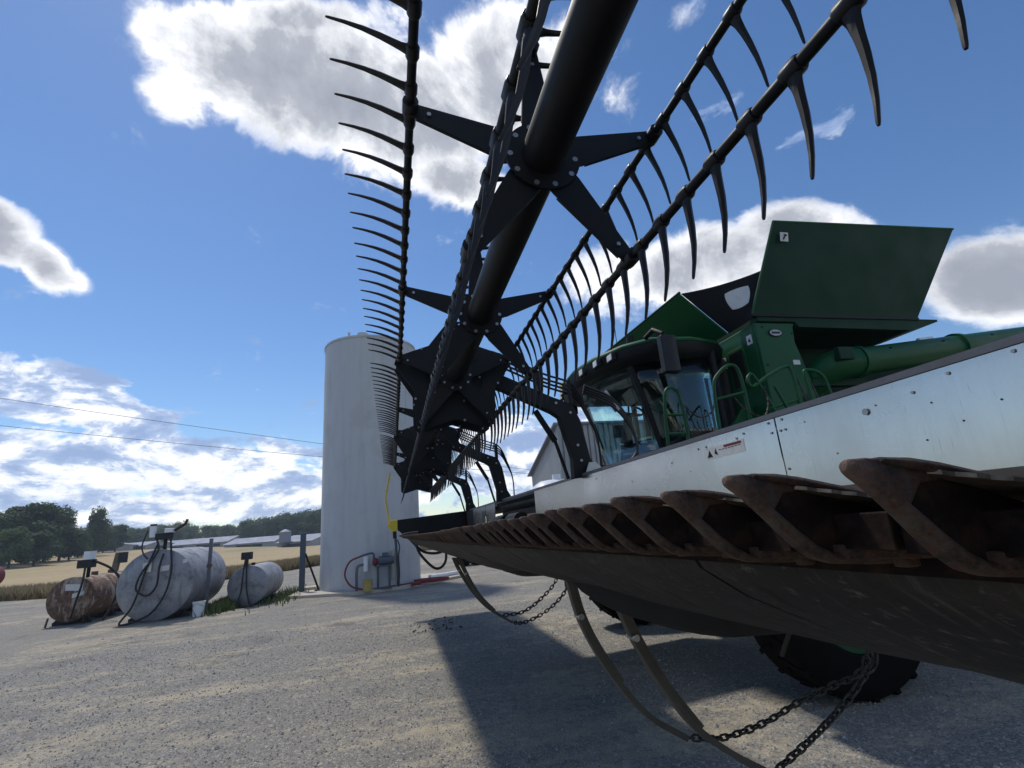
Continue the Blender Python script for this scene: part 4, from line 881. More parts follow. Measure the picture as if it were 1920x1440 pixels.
for s_, e in ((SA, (2.15, -2.2, 1.3)), (SB, (2.12, -2.14, 1.3))):
    MB().tube([Vector(e) + Vector((0, 0, .1)), Vector(e) - Vector((0, 0, .05))], .012, 8).build('chain_hook', 'chain', hd)
# loops of cable at far end
MB().tube(arcpts([(12.2, -.5, 1.45), (12.3, -.62, 1.15), (12.3, -.95, .82), (12.3, -1.18, .95), (12.3, -1.2, 1.4)], 6), .03, 8).build('far_cable', 'hose', hd, smooth=60)
MB().tube(arcpts([(12.6, -.4, 1.5), (12.6, -.7, 1.2), (12.6, -1.1, 1.15), (12.6, -1.4, 1.35)], 6), .03, 8).build('far_cable', 'hose', hd, smooth=60)

# reel lift arms on the header
def reel_arm(X, sc=1.0, first=False):
    a = MB()
    out_ = [(-.60, 3.16), (-.72, 3.24), (-1.05, 3.09), (-1.56, 2.85), (-1.77, 2.77), (-1.84, 2.60), (-1.90, 2.22), (-1.99, 2.06), (-1.71, 2.03), (-1.72, 2.23), (-1.62, 2.64), (-1.55, 2.69), (-1.07, 2.925), (-.62, 3.08)]
    a.prism(out_, 'X', X - .05, X + .05); o = a.build('reel_arm', 'black_paint', hd, bevel=.006)
    MB().tube([(X + .09, -1.42, 2.74), (X + .09, -1.60, 2.42)], .03, 10).build('lift_cylinder', 'black_paint', o, smooth=50)
    MB().tube([(X + .09, -1.60, 2.42), (X + .09, -1.70, 2.04)], .018, 10).build('cylinder_rod', 'ink', o, smooth=50)
    for k, (dy, dz) in enumerate(((0, .07), (.0, .11), (0, .15), (0, .20))):
        MB().tube(arcpts([(X - .02 + .015 * k, -.75, 3.22 + dz * .6), (X - .02, -1.0, 3.13 + dz), (X - .02, -1.5, 2.90 + dz), (X - .02, -1.80, 2.78 + dz), (X, -1.94, 2.60 + dz * .5), (X, -2.02, 2.4), (X, -2.02, 2.0)], 5), .011, 6).build('hydraulic_pipe', 'black_plastic', o, smooth=60)
    for y_, z_ in ((-1.05, 3.07), (-1.45, 2.88), (-1.76, 2.76)):
        MB().box((X - .05, y_ - .02, z_), (X + .05, y_ + .02, z_ + .24)).build('pipe_clamp', 'ink', o)
    for y_, z_ in ((-1.60, 2.78), (-1.74, 2.68), (-1.80, 2.2), (-1.78, 2.35), (-.8, 3.13)):
        MB().tube([(X - .05, y_, z_), (X - .062, y_, z_)], .014, 8).build('bolt', 'bolt', o)
    return o
for X in (-.42, 4.68, 8.5, 12.3): reel_arm(X)
MB().slab([(4.56, -1.80, 2.06), (4.56, -2.02, 2.06), (4.56, -1.92, 2.17), (4.56, -1.85, 2.17)], .006).build('arm_label', 'sticker', hd)
# hose bundle looping from arm to cab area
for k in range(4):
    MB().tube(arcpts([(4.70 + .02 * k, -1.95, 2.98 - .02 * k), (4.75, -2.25, 2.86 - .03 * k), (4.8, -2.45, 2.62 - .02 * k), (4.8, -2.5, 2.30), (4.78, -2.36 + .02 * k, 2.14), (4.7, -2.05, 2.14 - .02 * k)], 7), .014, 7).build('hydraulic_hose', 'hose', hd, smooth=60)
MB().tube([(4.78, -2.20, 2.93), (4.78, -2.33, 2.72)], .035, 8).build('hose_coupler', 'bolt', hd, smooth=50)

# ------------------------------------------------------------------ REEL sections
RY, RZ, RR, RPH = -.591, 3.031, .533, math.radians(18)
TDIR = [math.radians(a) for a in (19, 168, 256, 275, 285)]
def tine_mesh(b):
    mb = MB()
    # clip around bar
    mb.tube([(-.026, 0, 0), (-.02, 0, 0), (.02, 0, 0), (.026, 0, 0)], [.021, .0235, .0235, .021], 8)
    a = TDIR[b]; d = Vector((0, math.cos(a), math.sin(a))); e = Vector((0, -math.sin(a), math.cos(a)))
    if b in (2, 3, 4): e = -e
    rings = []
    for t, w, h, bow in ((0, .050, .022, 0), (.07, .046, .021, .001), (.14, .034, .021, .003), (.25, .027, .020, .0065), (.40, .0225, .0185, .0105), (.60, .017, .015, .0115), (.80, .0125, .0115, .0065), (.975, .0090, .0085, -.002), (1, .006, .006, -.003)):
        c = d * (.295 * t) + e * bow; X_ = Vector((1, 0, 0))
        rings.append([c + X_ * w * .5, c + X_ * w * .25 + e * h * .5, c - X_ * w * .25 + e * h * .5, c - X_ * w * .5, c - X_ * w * .25 - e * h * .5, c + X_ * w * .25 - e * h * .5])
    mb.loft(rings)
    o = mb.build('tine', 'black_plastic', smooth=50); me = o.data; bpy.data.objects.remove(o); return me
TM = [tine_mesh(b) for b in range(5)]
def spider(X, r, with_bolts=True, half=False):
    """hub disc and five tapered pressed arms"""
    MB().disc((X, RY, RZ), (1, 0, 0), .152, .010, 40).build('hub_disc', 'black_paint', r, smooth=40)
    for b in range(5):
        a = RPH + b * math.radians(72); d = Vector((0, math.cos(a), math.sin(a))); e = Vector((0, -math.sin(a), math.cos(a))); c = Vector((X + .011, RY, RZ))
        q = [(.06, .070), (.15, .070), (.50, .032), (.545, .028), (.560, .0)]
        outl = [c + d * u + e * w for u, w in q] + [c + d * u - e * w for u, w in q[::-1][1:]]
        mb = MB(); mb.slab(outl, .006)
        for sg in (-1, 1):     # folded flange
            mb.slab([c + d * .17 + e * .0665 * sg, c + d * .50 + e * .031 * sg, c + d * .50 + e * .031 * sg + Vector((.012, 0, 0)), c + d * .17 + e * .0665 * sg + Vector((.012, 0, 0))], .004)
        o = mb.build('spider_arm', 'black_paint', r)
        for u in (-.30, .30):
            p = c + d * .125 + e * .125 * u * 1.2
            MB().tube([p + Vector((-.018, 0, 0)), p + Vector((-.008, 0, 0))], .0115, 8).build('bolt', 'bolt', o)
        p = c + d * .46
        MB().tube([p + Vector((-.012, 0, 0)), p + Vector((-.002, 0, 0))], .009, 6).build('bolt', 'bolt', o)
def reel(xa, xb, hubs, label, shields):
    r = root('pickup_reel', ((xa + xb) / 2, RY, RZ), label, 'reel', 'reel sections in line above the header')
    MB().tube([(xa, RY, RZ), (xb, RY, RZ)], .086, 32).build('reel_tube', 'black_paint', r, smooth=50)
    for X in hubs: spider(X, r)
    for b in range(5):
        a = RPH + b * math.radians(72); y, z = RY + RR * math.cos(a), RZ + RR * math.sin(a)
        o = MB().tube([(xa + .03, y, z), (xb - .03, y, z)], .0165, 12).build('tine_bar', 'black_paint', r, smooth=50)
        x = hubs[0] + .07; x -= .1507 * math.floor((x - xa - .05) / .1507)
        while x < xb - .05:
            t = bpy.data.objects.new('tine', TM[b]); COL.objects.link(t); t.parent = o
            t.location = Vector((x, y, z)) - Vector(r.location); t.rotation_euler = (random.gauss(0, .012), random.gauss(0, .008), 0); x += .1507
        for X in hubs:
            MB().tube([(X - .03, y, z), (X + .035, y, z)], .030, 10).build('bearing', 'black_plastic', o, smooth=50)
    for X, rot in shields:   # end shields: pressed star plate with lightening holes left between its webs
        pts = []
        for k in range(5):
            a0 = RPH + k * math.radians(72) + rot * .2
            for u, da in ((.575, -.07), (.575, .07), (.47, .30), (.40, .628), (.47, .956)):
                pts.append((RY + u * math.cos(a0 + da), RZ + u * math.sin(a0 + da)))
        n_ = len(pts); mb = MB(); inn = []
        for q in range(n_):
            a0 = RPH + rot * .2 + math.radians(72) * (q / 5) - .07; inn.append((RY + .27 * math.cos(a0), RZ + .27 * math.sin(a0)))
        for q in range(n_):
            q2 = (q + 1) % n_; mb.slab([(X, *inn[q]), (X, *pts[q]), (X, *pts[q2]), (X, *inn[q2])], .006)
        mb.build('end_shield', 'black_paint', r)
        MB().disc((X + .012, RY, RZ), (1, 0, 0), .285, .008, 40).build('cam_disc', 'black_paint', r, smooth=40)
        for k in range(5):
            a0 = RPH + k * math.radians(72) + rot * .2
            for u, da in ((.53, .02), (.42, .45), (.24, .3)):
                p0 = Vector((X, RY + u * math.cos(a0 + da), RZ + u * math.sin(a0 + da)))
                MB().tube([p0 - Vector((.016, 0, 0)), p0 - Vector((.004, 0, 0))], .011, 8).build('bolt', 'bolt', r)
    return r
reel(-.15, 4.60, (.056, 1.563, 3.07, 4.45), 'nearest reel section of black steel with long plastic tines passing overhead', [(4.56, .0)])
reel(4.80, 8.40, (4.95, 6.45, 7.95), 'middle reel section of black tines between the two forward arms', [(4.84, .15), (8.36, 0)])
reel(8.62, 12.5, (8.8, 10.3, 11.8), 'farthest reel section of black tines in front of the white tank', [(8.66, .2), (12.46, .1)])

# ------------------------------------------------------------------ COMBINE
cb_ = root('combine_harvester', (6.65, -6, G), 'green combine harvester with glass cab and raised grain tank cover behind the header', 'harvester')
cv = Vector(cb_.location)
XN, XF = 5.0, 8.3
# grain tank side: front block
fr = MB().prism([(-4.46, 2.70), (-4.46, 3.86), (-5.06, 3.86), (-5.02, 3.80), (-5.0, 3.6), (-5.20, 2.70)], 'X', XN, XN + .05).build('side_panel', 'green', cb_, bevel=.012)
MB().box((XN + .05, -4.62, 2.45), (XN + 1.25, -4.46, 3.865)).build('front_panel', 'green', cb_, bevel=.02)
MB().box((XN + .06, -8.6, 2.70), (XN + .8, -4.63, 2.74)).build('tank_floor', 'dark_green', cb_)
MB().box((XN + .75, -8.6, 2.74), (XN + .80, -4.63, 3.84)).build('recess_wall', 'dark_green', cb_)
MB().prism([(-4.50, 3.87), (-4.50, 3.95), (-7.45, 3.95), (-7.45, 3.92), (-6.9, 3.78), (-5.1, 3.80), (-5.05, 3.87)], 'X', XN - .02, XN + .85).build('top_ledge', 'dark_green', cb_, bevel=.006)
MB().box((XN + .80, -9.0, 1.5), (XF, -4.63, 3.86)).build('tank_body', 'dark_green', cb_)
MB().prism([(-4.30, 1.45), (-4.30, 2.62), (-9.4, 2.62), (-9.4, 1.45)], 'X', XN + .02, XN + .06).build('lower_side_panel', 'green', cb_, bevel=.01)
MB().box((XN + .06, -9.3, 1.3), (XN + .8, -4.4, 2.60)).build('lower_body', 'dark_green', cb_)
MB().box((XN + .03, -9.3, 2.62), (XN + .08, -4.5, 2.70)).build('panel_gap', 'ink', cb_)
MB().box((XN - .01, -5.95, 3.02), (XN + .1, -5.1, 3.10)).build('auger_bracket', 'dark_green', cb_)
for y_, z_ in ((-4.56, 3.80), (-4.98, 3.72), (-4.54, 2.78), (-5.12, 2.78), (-4.52, 3.3)):
    MB().tube([(XN - .008, y_, z_), (XN, y_, z_)], .014, 8).build('panel_bolt', 'ink', cb_)
MB().box((XN - .003, -5.0, 3.30), (XN, -4.90, 3.36)).build('decal', 'sticker', cb_)
for k in range(5): MB().tube([(4.70 + .02 * k * 0, -6.1 - k * .9, 3.42 + k * .1), (4.70, -6.13 - k * .9, 3.42 + k * .1)], .012, 6).build('rivet', 'ink', cb_)
# unloading auger
au = MB().tube(arcpts([(5.45, -5.32, 2.80), (5.25, -5.30, 3.08), (4.98, -5.45, 3.26), (4.90, -5.75, 3.30)], 5), .19, 24).build('auger_elbow', 'green', cb_, smooth=60)
MB().tube([(4.90, -5.72, 3.295), (4.90, -8.0, 3.55), (4.90, -11.5, 3.94)], .175, 28).build('unloading_auger', 'green', cb_, smooth=60)
for y_ in (-5.72, -7.45, -9.5):
    z_ = 3.295 + (-5.72 - y_) * .1115; MB().tube([(4.90, y_, z_), (4.90, y_ - .07, z_ + .004)], .205, 28).build('auger_flange', 'green', cb_, smooth=40)
MB().box((4.72, -5.55, 3.28), (4.80, -5.33, 3.44)).build('auger_hatch', 'yellow', cb_, bevel=.01).data.materials[0] = MAT['dark_green']
MB().tube([(4.92, -6.9, 3.61), (4.92, -7.15, 3.64)], .03, 8).build('auger_light', 'lamp', cb_, smooth=50)
# tank cover raised (near side)
cvr = MB().slab([(4.98, -4.42, 3.955), (4.98, -7.08, 3.955), (4.72, -7.90, 5.25), (4.72, -4.82, 5.15)], .035).build('tank_cover', 'dark_green', cb_, bevel=.008)
MB().box((4.96, -7.1, 3.93), (5.02, -4.42, 3.965)).build('cover_hinge', 'black_paint', cb_)
MB().slab([(4.735, -4.87, 4.87), (4.735, -4.99, 4.87), (4.72, -5.0, 4.99), (4.72, -4.88, 4.99)], .006).build('cover_label', 'sticker', cvr).location += Vector((-.018, 0, 0))
mb = MB(); mb.slab([(4.73, -4.90, 4.89), (4.73, -4.92, 4.89), (4.72, -4.96, 4.95), (4.72, -4.94, 4.96)], .004); mb.slab([(4.722, -4.92, 4.965), (4.722, -4.97, 4.965), (4.722, -4.97, 4.94), (4.722, -4.955, 4.94)], .004)
mb.build('pictogram', 'ink', cvr).location += Vector((-.024, 0, 0))
MB().tube([(4.71, -4.82, 5.15), (4.71, -7.90, 5.25)], .016, 8).build('cover_edge', 'green', cvr, smooth=60)
MB().tube([(4.965, -4.42, 3.96), (4.71, -4.82, 5.15)], .014, 8).build('cover_edge', 'green', cvr, smooth=60)
for z_ in (2.05,): MB().box((XN + .012, -9.3, z_), (XN + .022, -4.35, z_ + .012)).build('panel_seam', 'ink', cb_)
for y_ in (-5.9, -7.6): MB().box((XN + .012, y_, 1.5), (XN + .022, y_ + .012, 2.6)).build('panel_seam', 'ink', cb_)
# far side cover, rear cover
MB().slab([(8.25, -4.5, 3.9), (8.25, -7.1, 3.9), (8.6, -7.4, 4.8), (8.6, -4.4, 4.8)], .03).build('tank_cover', 'green', cb_)
# front extension and tarp
MB().slab([(5.40, -4.36, 3.87), (8.2, -4.36, 3.87), (8.2, -3.75, 4.46), (5.40, -3.75, 4.42)], .03).build('front_cover', 'green', cb_, bevel=.006)
MB().tube([(5.40, -3.75, 4.44), (8.2, -3.75, 4.48)], .02, 8).build('front_cover_rim', 'dark_green', cb_, smooth=50)
A_, B_, C_, D_ = Vector((5.42, -4.40, 3.88)), Vector((5.42, -3.78, 4.44)), Vector((4.93, -4.68, 4.56)), Vector((5.04, -4.50, 3.95))
def onq(u, v_, o_=0.0):
    w = 4 * u * (1 - u) * .035      # the cloth sags a little between its corners
    return A_.lerp(B_, v_).lerp(D_.lerp(C_, v_), u) + Vector((-.71, .70, 0)) * (o_ - w * .5) - Vector((0, 0, w * v_ * .8))
def cloth(u0, u1, v0, v1, o_, name, mat, par, n=8, th=.004, corner=0):
    mb = MB(); g = []
    for lay in (o_, o_ - th):
        for a in range(n + 1):
            for b in range(n + 1):
                uu, vv = a / n * 2 - 1, b / n * 2 - 1
                if corner:
                    m_ = max(abs(uu), abs(vv)); r_ = math.hypot(uu, vv)
                    if m_ > 0: k_ = 1 - corner * (r_ / m_ - 1); uu, vv = uu * k_, vv * k_
                g.append(onq(u0 + (u1 - u0) * (uu + 1) / 2, v0 + (v1 - v0) * (vv + 1) / 2, lay))
    N1 = (n + 1) ** 2; fs = []
    for a in range(n):
        for b in range(n):
            i_ = a * (n + 1) + b; fs += [(i_, i_ + 1, i_ + n + 2, i_ + n + 1), (N1 + i_, N1 + i_ + n + 1, N1 + i_ + n + 2, N1 + i_ + 1)]
    mb.add(g, fs); return mb.build(name, mat, par, smooth=60)
tp = cloth(0, 1, 0, 1, 0, 'corner_tarp', 'tarp', cb_)
cloth(.46, .86, .36, .80, .012, 'tarp_window', 'clear_vinyl', tp, corner=.35)
# front panel details: intake grille, decals, oval badge
MB().box((5.26, -4.46, 3.10), (5.60, -4.445, 3.66)).build('grille_frame', 'green', cb_, bevel=.01)
gl = MB().box((5.30, -4.445, 3.15), (5.56, -4.435, 3.62)).build('side_vent', 'ink', cb_, bevel=.01)
MB().box((5.10, -4.46, 3.62), (5.19, -4.452, 3.74)).build('decal', 'sticker', cb_)
MB().box((5.66, -4.46, 3.46), (5.76, -4.452, 3.62)).build('decal', 'sticker', cb_)
MB().prism([(5.12, 3.64), (5.17, 3.66), (5.14, 3.71)], 'Y', -4.452, -4.450).build('pictogram', 'ink', cb_)
MB().prism([(5.64, 3.50), (5.70, 3.53), (5.66, 3.58)], 'Y', -4.452, -4.450).build('pictogram', 'ink', cb_)
ov = lambda rx, rz: [(-4.73 + rx * math.cos(6.283 * k / 28), 3.72 + rz * math.sin(6.283 * k / 28)) for k in range(28)]
MB().prism(ov(.105, .055), 'X', XN - .012, XN).build('badge_ring', 'ink', cb_)
bd = MB().prism(ov(.088, .042), 'X', XN - .016, XN - .012).build('badge', 'bolt', cb_)
MB().box((XN - .018, -4.79, 3.708), (XN - .016, -4.67, 3.732)).build('badge_script', 'ink', bd)
MB().tube([(XN - .02, -4.98, 2.86), (XN, -4.98, 2.86)], .05, 14).build('door_latch', 'ink', cb_)

# cab ---------------------------------------------------------
def cabring(z, grow=0.0):
    """plan outline of the cab glass at height z, from near B post round the front to the far B post"""
    t = (z - 2.46) / 1.05; f_ = .26 * t       # the screen leans forward with height
    return [(5.38 - grow, -4.02), (5.36 - grow, -3.72), (5.44 - grow, -3.42 + f_ * .5), (5.68, -3.28 + f_), (6.1, -3.16 + f_), (6.65, -3.10 + f_), (7.2, -3.18 + f_), (7.62, -3.38 + f_), (7.86, -3.66 + f_ * .5), (7.92, -4.36)]
def band(i0, i1, z0, z1, mat, name, off=0.0, nz=4, sub=4):
    mb = MB(); rings = []
    for k in range(nz + 1):
        z = z0 + (z1 - z0) * k / nz; pl_ = [Vector((x, y, z)) for x, y in cabring(z)]
        sp_ = arcpts(pl_, sub)[i0 * sub:i1 * sub + 1]; rings.append(sp_)
    mb.loft(rings, closed=False, cap=False)
    o = mb.build(name, mat, cb_, smooth=80)
    sm = o.modifiers.new('s', 'SOLIDIFY'); sm.thickness = .008
    return o
band(0, 3, 2.30, 3.56, 'dark_glass', 'cab_door_glass'); band(3, 7, 2.36, 3.56, 'glass', 'windscreen'); band(7, 9, 2.30, 3.56, 'glass', 'side_window')
def post(i, r0=.035, mat='black_paint', name='cab_post', z0=2.2, z1=3.62, dy=-.02):
    q = [(*cabring(z)[i], z) for z in np.linspace(z0, z1, 5)]
    MB().tube([(x, y + dy, z) for x, y, z in q], r0, 8).build(name, mat, cb_, smooth=60)
post(3, .042); post(7, .045); post(0, .05); post(9, .05)
MB().box((5.66, -4.44, 2.0), (7.95, -4.38, 2.75)).build('cab_rear_wall', 'ink', cb_)
MB().box((5.66, -4.44, 2.75), (7.2, -4.38, 3.6)).build('cab_rear_wall', 'seat', cb_)
# window in the far wall is open glass; rear wall carries a small window
# roof
roof_o = [(5.62, -4.40), (5.34, -4.12), (5.22, -3.7), (5.26, -3.16), (5.55, -2.88), (6.05, -2.68), (6.65, -2.60), (7.3, -2.66), (7.8, -2.82), (8.05, -3.1), (8.08, -4.45)]
def inset(q, k, z, dy=0): return [(x + (6.65 - x) * k, y + (-3.5 - y) * k + dy, z) for x, y in q]
MB().loft([inset(roof_o, .10, 3.50), inset(roof_o, .05, 3.535), inset(roof_o, .012, 3.60), inset(roof_o, .0, 3.70)]).build('roof_fascia', 'black_paint', cb_, smooth=35)
MB().loft([inset(roof_o, -.008, 3.702), inset(roof_o, -.008, 3.728), inset(roof_o, .03, 3.765), inset(roof_o, .14, 3.795), inset(roof_o, .5, 3.81)]).build('cab_roof', 'green', cb_, smooth=45)
for (x, y, w, a) in ((5.72, -2.80, .09, -.42), (5.97, -2.70, .08, -.38), (6.35, -2.64, .08, -.14), (6.95, -2.63, .08, .1), (7.4, -2.70, .075, .25), (7.7, -2.79, .07, .3), (7.93, -2.96, .06, .8)):
    lo_ = MB().box((x - w, y - .03, 3.58), (x + w, y + .03, 3.69)).build('roof_light', 'ink', cb_, bevel=.012)
    MB().box((x - w + .02, y + .03, 3.595), (x + w - .02, y + .037, 3.675)).build('lens', 'lamp', lo_, bevel=.01)
MB().prism([(7.72, 3.80), (8.0, 3.80), (8.0, 3.92), (7.72, 3.94)], 'Y', -3.1, -2.86).build('roof_corner_marker', 'yellow', cb_, bevel=.01)
for k in range(3): MB().tube([(8.08, -2.86 - .13 * k, 3.42), (8.08, -2.86 - .13 * k, 3.62)], .06, 12).build('work_light', 'ink', cb_, smooth=50)
MB().box((8.0, -3.1, 3.25), (8.1, -2.95, 3.5)).build('work_light', 'ink', cb_, bevel=.02)
MB().tube([(6.3, -3.2, 3.92), (6.3, -3.2, 4.35)], .006, 6).build('aerial', 'ink', cb_)
MB().tube([(5.9, -3.2, 3.90), (5.9, -3.2, 4.0)], .05, 12).build('gps_dome', 'ink', cb_, smooth=50)
# mirror
mr = MB().tube([(5.32, -3.10, 3.76), (5.15, -3.12, 3.80), (5.02, -3.16, 3.70)], .03, 8).build('mirror_arm', 'ink', cb_, smooth=50)
MB().loft([[(4.98 + a * .06, -3.17 + b * .10, z) for a, b in ((-1, -.8), (-.8, -1), (.8, -1), (1, -.8), (1, .8), (.8, 1), (-.8, 1), (-1, .8))] for z in (3.20, 3.22, 3.62, 3.65)]).build('mirror_housing', 'black_plastic', cb_, smooth=40, bevel=.01)
# cab lower body
MB().prism([(5.40, -4.4), (5.42, -3.5), (5.75, -3.33), (6.65, -3.18), (7.6, -3.45), (7.9, -3.7), (7.9, -4.4)], 'Z', 1.9, 2.30).build('cab_floor', 'green', cb_, bevel=.02)
MB().prism([(-3.30, 2.30), (-3.9, 2.42), (-4.3, 2.85), (-4.45, 2.85), (-4.45, 1.9), (-3.25, 1.9)], 'X', 5.30, 5.36).build('door_sill_panel', 'green', cb_, bevel=.01)
# interior
MB().tube([(6.65, -3.28, 2.30), (6.65, -3.33, 2.75), (6.65, -3.40, 3.08)], [.11, .08, .06], 10).build('steering_column', 'ink', cb_, smooth=50)
wc = Vector((6.65, -3.43, 3.14)); wq = []
e1 = Vector((1, 0, 0)); e2 = Vector((0, .93, .37)).normalized()
rim_ = MB(); pr_ = [wc + e1 * .20 * math.cos(6.283 * k / 24) + e2 * .20 * math.sin(6.283 * k / 24) for k in range(25)]
rim_.tube(pr_, .016, 8, cap=False); sw = rim_.build('steering_wheel', 'ink', cb_, smooth=60)
for a in (.5, 2.6, 4.7): MB().tube([wc - Vector((0, -.02, .05)), wc + e1 * .2 * math.cos(a) + e2 * .2 * math.sin(a)], .014, 6).build('spoke', 'ink', sw)
MB().box((6.35, -4.1, 2.32), (6.95, -3.85, 2.62)).build('seat_base', 'seat', cb_, bevel=.03)
MB().box((6.40, -4.12, 2.55), (6.90, -4.02, 3.15)).build('seat_back', 'seat', cb_, bevel=.04)
MB().box((7.1, -4.0, 2.32), (7.35, -3.6, 2.72)).build('armrest_console', 'seat', cb_, bevel=.03)
MB().box((7.3, -3.62, 2.85), (7.36, -3.45, 3.05)).build('display_screen', 'ink', cb_, bevel=.01)
MB().tube([(7.28, -3.7, 2.7), (7.33, -3.55, 2.9)], .015, 6).build('display_arm', 'ink', cb_)
MB().prism([(-3.12, 3.54), (-3.12, 3.51), (-3.4, 3.48), (-4.3, 3.48), (-4.3, 3.54)], 'X', 5.7, 7.7).build('headliner', 'liner', cb_, bevel=.02)
MB().box((7.80, -4.16, 2.30), (7.88, -4.10, 3.55)).build('far_door_post', 'liner', cb_)
# handrails and platform
MB().box((4.15, -4.9, 1.80), (5.3, -3.0, 1.86)).build('platform', 'dark_green', cb_)
def rail(pts, name='handrail', r=.018): return MB().tube(arcpts(pts, 5), r, 8).build(name, 'green', cb_, smooth=60)
R1 = rail([(4.6, -2.74, 1.85), (4.6, -2.75, 2.35), (4.6, -2.79, 2.78), (4.6, -2.84, 2.90), (4.6, -2.92, 2.90), (4.6, -2.97, 2.80), (4.6, -2.99, 2.35), (4.6, -2.98, 1.85)])
for z in (2.18, 2.42, 2.62): MB().tube([(4.6, -2.75, z), (4.6, -2.99, z - .0)], .014, 8).build('rung', 'green', R1, smooth=60)
R2 = rail([(4.4, -3.22, 1.85), (4.4, -3.23, 2.4), (4.4, -3.26, 2.86), (4.4, -3.34, 3.0), (4.4, -3.50, 3.10), (4.4, -3.60, 3.0), (4.4, -3.62, 2.5), (4.4, -3.62, 1.85)])
for z in (2.28, 2.72): MB().tube([(4.4, -3.23, z), (4.4, -3.62, z + .08)], .014, 8).build('cross_bar', 'green', R2, smooth=60)
R3 = rail([(4.42, -4.30, 1.85), (4.40, -4.27, 2.6), (4.40, -4.26, 3.0), (4.40, -4.20, 3.08), (4.40, -3.92, 2.96), (4.40, -3.74, 2.86), (4.40, -3.68, 2.90), (4.40, -3.70, 2.97), (4.40, -3.78, 2.95), (4.42, -4.0, 2.45), (4.44, -4.15, 1.85)])
MB().tube([(4.41, -3.90, 2.62), (4.41, -4.27, 2.70)], .014, 8).build('cross_bar', 'green', R3, smooth=60)
R4 = rail([(4.4, -4.46, 1.85), (4.4, -4.44, 2.6), (4.4, -4.42, 2.98), (4.4, -4.47, 3.04), (4.4, -4.62, 3.0), (4.4, -4.70, 2.80), (4.4, -4.80, 1.85)])
rail([(4.4, -4.0, 2.86), (4.38, -4.2, 2.3), (4.36, -4.35, 1.85)])
def cchain(pts):
    o = MB()
    P_ = arcpts(pts, 6)
    for i, (a, b) in enumerate(zip(P_[:-1], P_[1:])):
        o.tube([a, b], .011 if i % 2 else .006, 6)
    return o.build('safety_chain', 'chain', cb_)
cchain([(4.39, -3.45, 2.76), (4.34, -3.55, 2.58), (4.32, -3.72, 2.52), (4.34, -3.82, 2.66), (4.39, -3.86, 2.85)])
cchain([(4.39, -4.30, 2.94), (4.38, -4.34, 2.7), (4.38, -4.36, 2.4), (4.38, -4.42, 2.1)])
cchain([(4.38, -4.46, 2.9), (4.37, -4.50, 2.6), (4.37, -4.52, 2.3)])
cchain([(4.6, -3.0, 2.72), (4.55, -3.12, 2.58), (4.5, -3.25, 2.62), (4.45, -3.3, 2.8)])
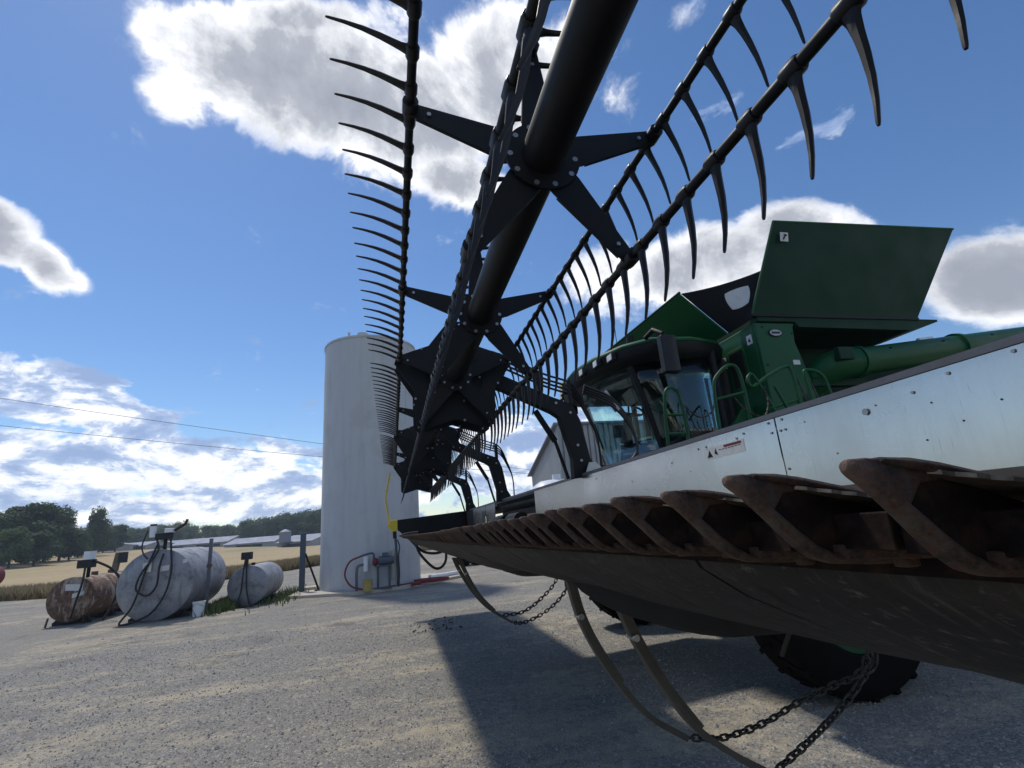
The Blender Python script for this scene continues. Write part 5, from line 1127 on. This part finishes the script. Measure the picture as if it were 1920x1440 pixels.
# feeder house and chassis
MB().slab([(6.0, -2.05, 1.35), (7.9, -2.05, 1.35), (7.9, -4.2, .75), (6.0, -4.2, .75)], .6).build('feeder_house', 'dark_green', cb_, bevel=.02)
MB().box((5.6, -9, .9), (7.8, -4.3, 1.6)).build('chassis', 'ink', cb_)
MB().box((4.2, -4.75, .75), (9.1, -4.45, 1.05)).build('front_axle', 'dark_green', cb_)
def wheel(xa, xb, y, r, rr, name='wheel'):
    z = G + r; w = MB(); n = 48
    w_e = bpy.data.objects.new(name, None); COL.objects.link(w_e); w_e.parent = cb_; w_e.location = Vector(((xa + xb) / 2, y, z)) - cv
    rg = lambda q, x: [(x, y + q * math.cos(6.283 * k / n), z + q * math.sin(6.283 * k / n)) for k in range(n)]
    mb = MB(); mb.loft([rg(rr, xa + .03), rg(rr + .03, xa), rg(r - .12, xa + .0), rg(r - .02, xa + .07), rg(r - .02, xb - .07), rg(r - .12, xb), rg(rr + .03, xb), rg(rr, xb - .03)], cap=False)
    mb.build('tyre', 'tire', w_e, smooth=40)
    mb = MB()
    for k in range(22):
        for sg in (0, 1):
            a = 6.283 * (k + sg * .5) / 22; xm = (xa + xb) / 2
            p = []
            for (xx, da) in (((xa + .05 if sg else xb - .05), .0), (xm, .12)):
                for rad in (r - .045, r):
                    for dd in (-.028, .028): p.append((xx, y + rad * math.cos(a + da + dd), z + rad * math.sin(a + da + dd)))
            mb.add(p, [(0, 1, 3, 2), (4, 6, 7, 5), (0, 4, 5, 1), (2, 3, 7, 6), (0, 2, 6, 4), (1, 5, 7, 3)])
    lug = mb.build('tread_lugs', 'tire', w_e)
    MB().loft([rg(rr, xa + .04), rg(rr - .03, xa + .05), rg(rr - .06, xa + .16), rg(rr * .45, xa + .20), rg(rr * .40, xa + .12), rg(.02, xa + .12)]).build('rim', 'green', w_e, smooth=35)
    return w_e
wheel(4.36, 4.94, -4.36, .94, .52); wheel(8.7, 9.3, -4.25, .95, .52); wheel(4.8, 5.3, -9.2, .7, .4); wheel(8.0, 8.5, -9.2, .7, .4)
MB().box((4.0, -3.3, .75), (4.5, -3.15, 1.2)).build('ladder_side', 'blue_grey', cb_)
MB().tube([(4.0, -3.3, .7), (4.3, -3.35, .35)], .02, 6).build('ladder_chain', 'chain', cb_)

# far trailer tyres
tt = root('trailer', (26.8, -4.0, G), 'low dark trailer wheels on the gravel beyond the header', 'trailer')
for d in (0, -.62): MB().tube([(26.8, -3.55 + d - .0, G + .38), (27.05, -3.5 + d, G + .38)], .38, 20).build('tyre', 'tire', tt, smooth=40)
MB().box((27.0, -7, .5), (28.5, -3.3, .7)).build('bed', 'ink', tt)

# ------------------------------------------------------------------ summer haze
hz = MB().box((-70, -420, -3.0), (420, 420, 45)).build('haze', 'ink'); tag(hz, kind='stuff')
hm = bpy.data.materials.new('air'); hm.use_nodes = True; t_ = hm.node_tree; t_.nodes.clear()
pv = t_.nodes.new('ShaderNodeVolumePrincipled'); pv.inputs['Density'].default_value = .0005; pv.inputs['Color'].default_value = (.72, .82, 1, 1); pv.inputs['Anisotropy'].default_value = .3
mo = t_.nodes.new('ShaderNodeOutputMaterial'); t_.links.new(pv.outputs[0], mo.inputs['Volume']); hz.data.materials[0] = hm
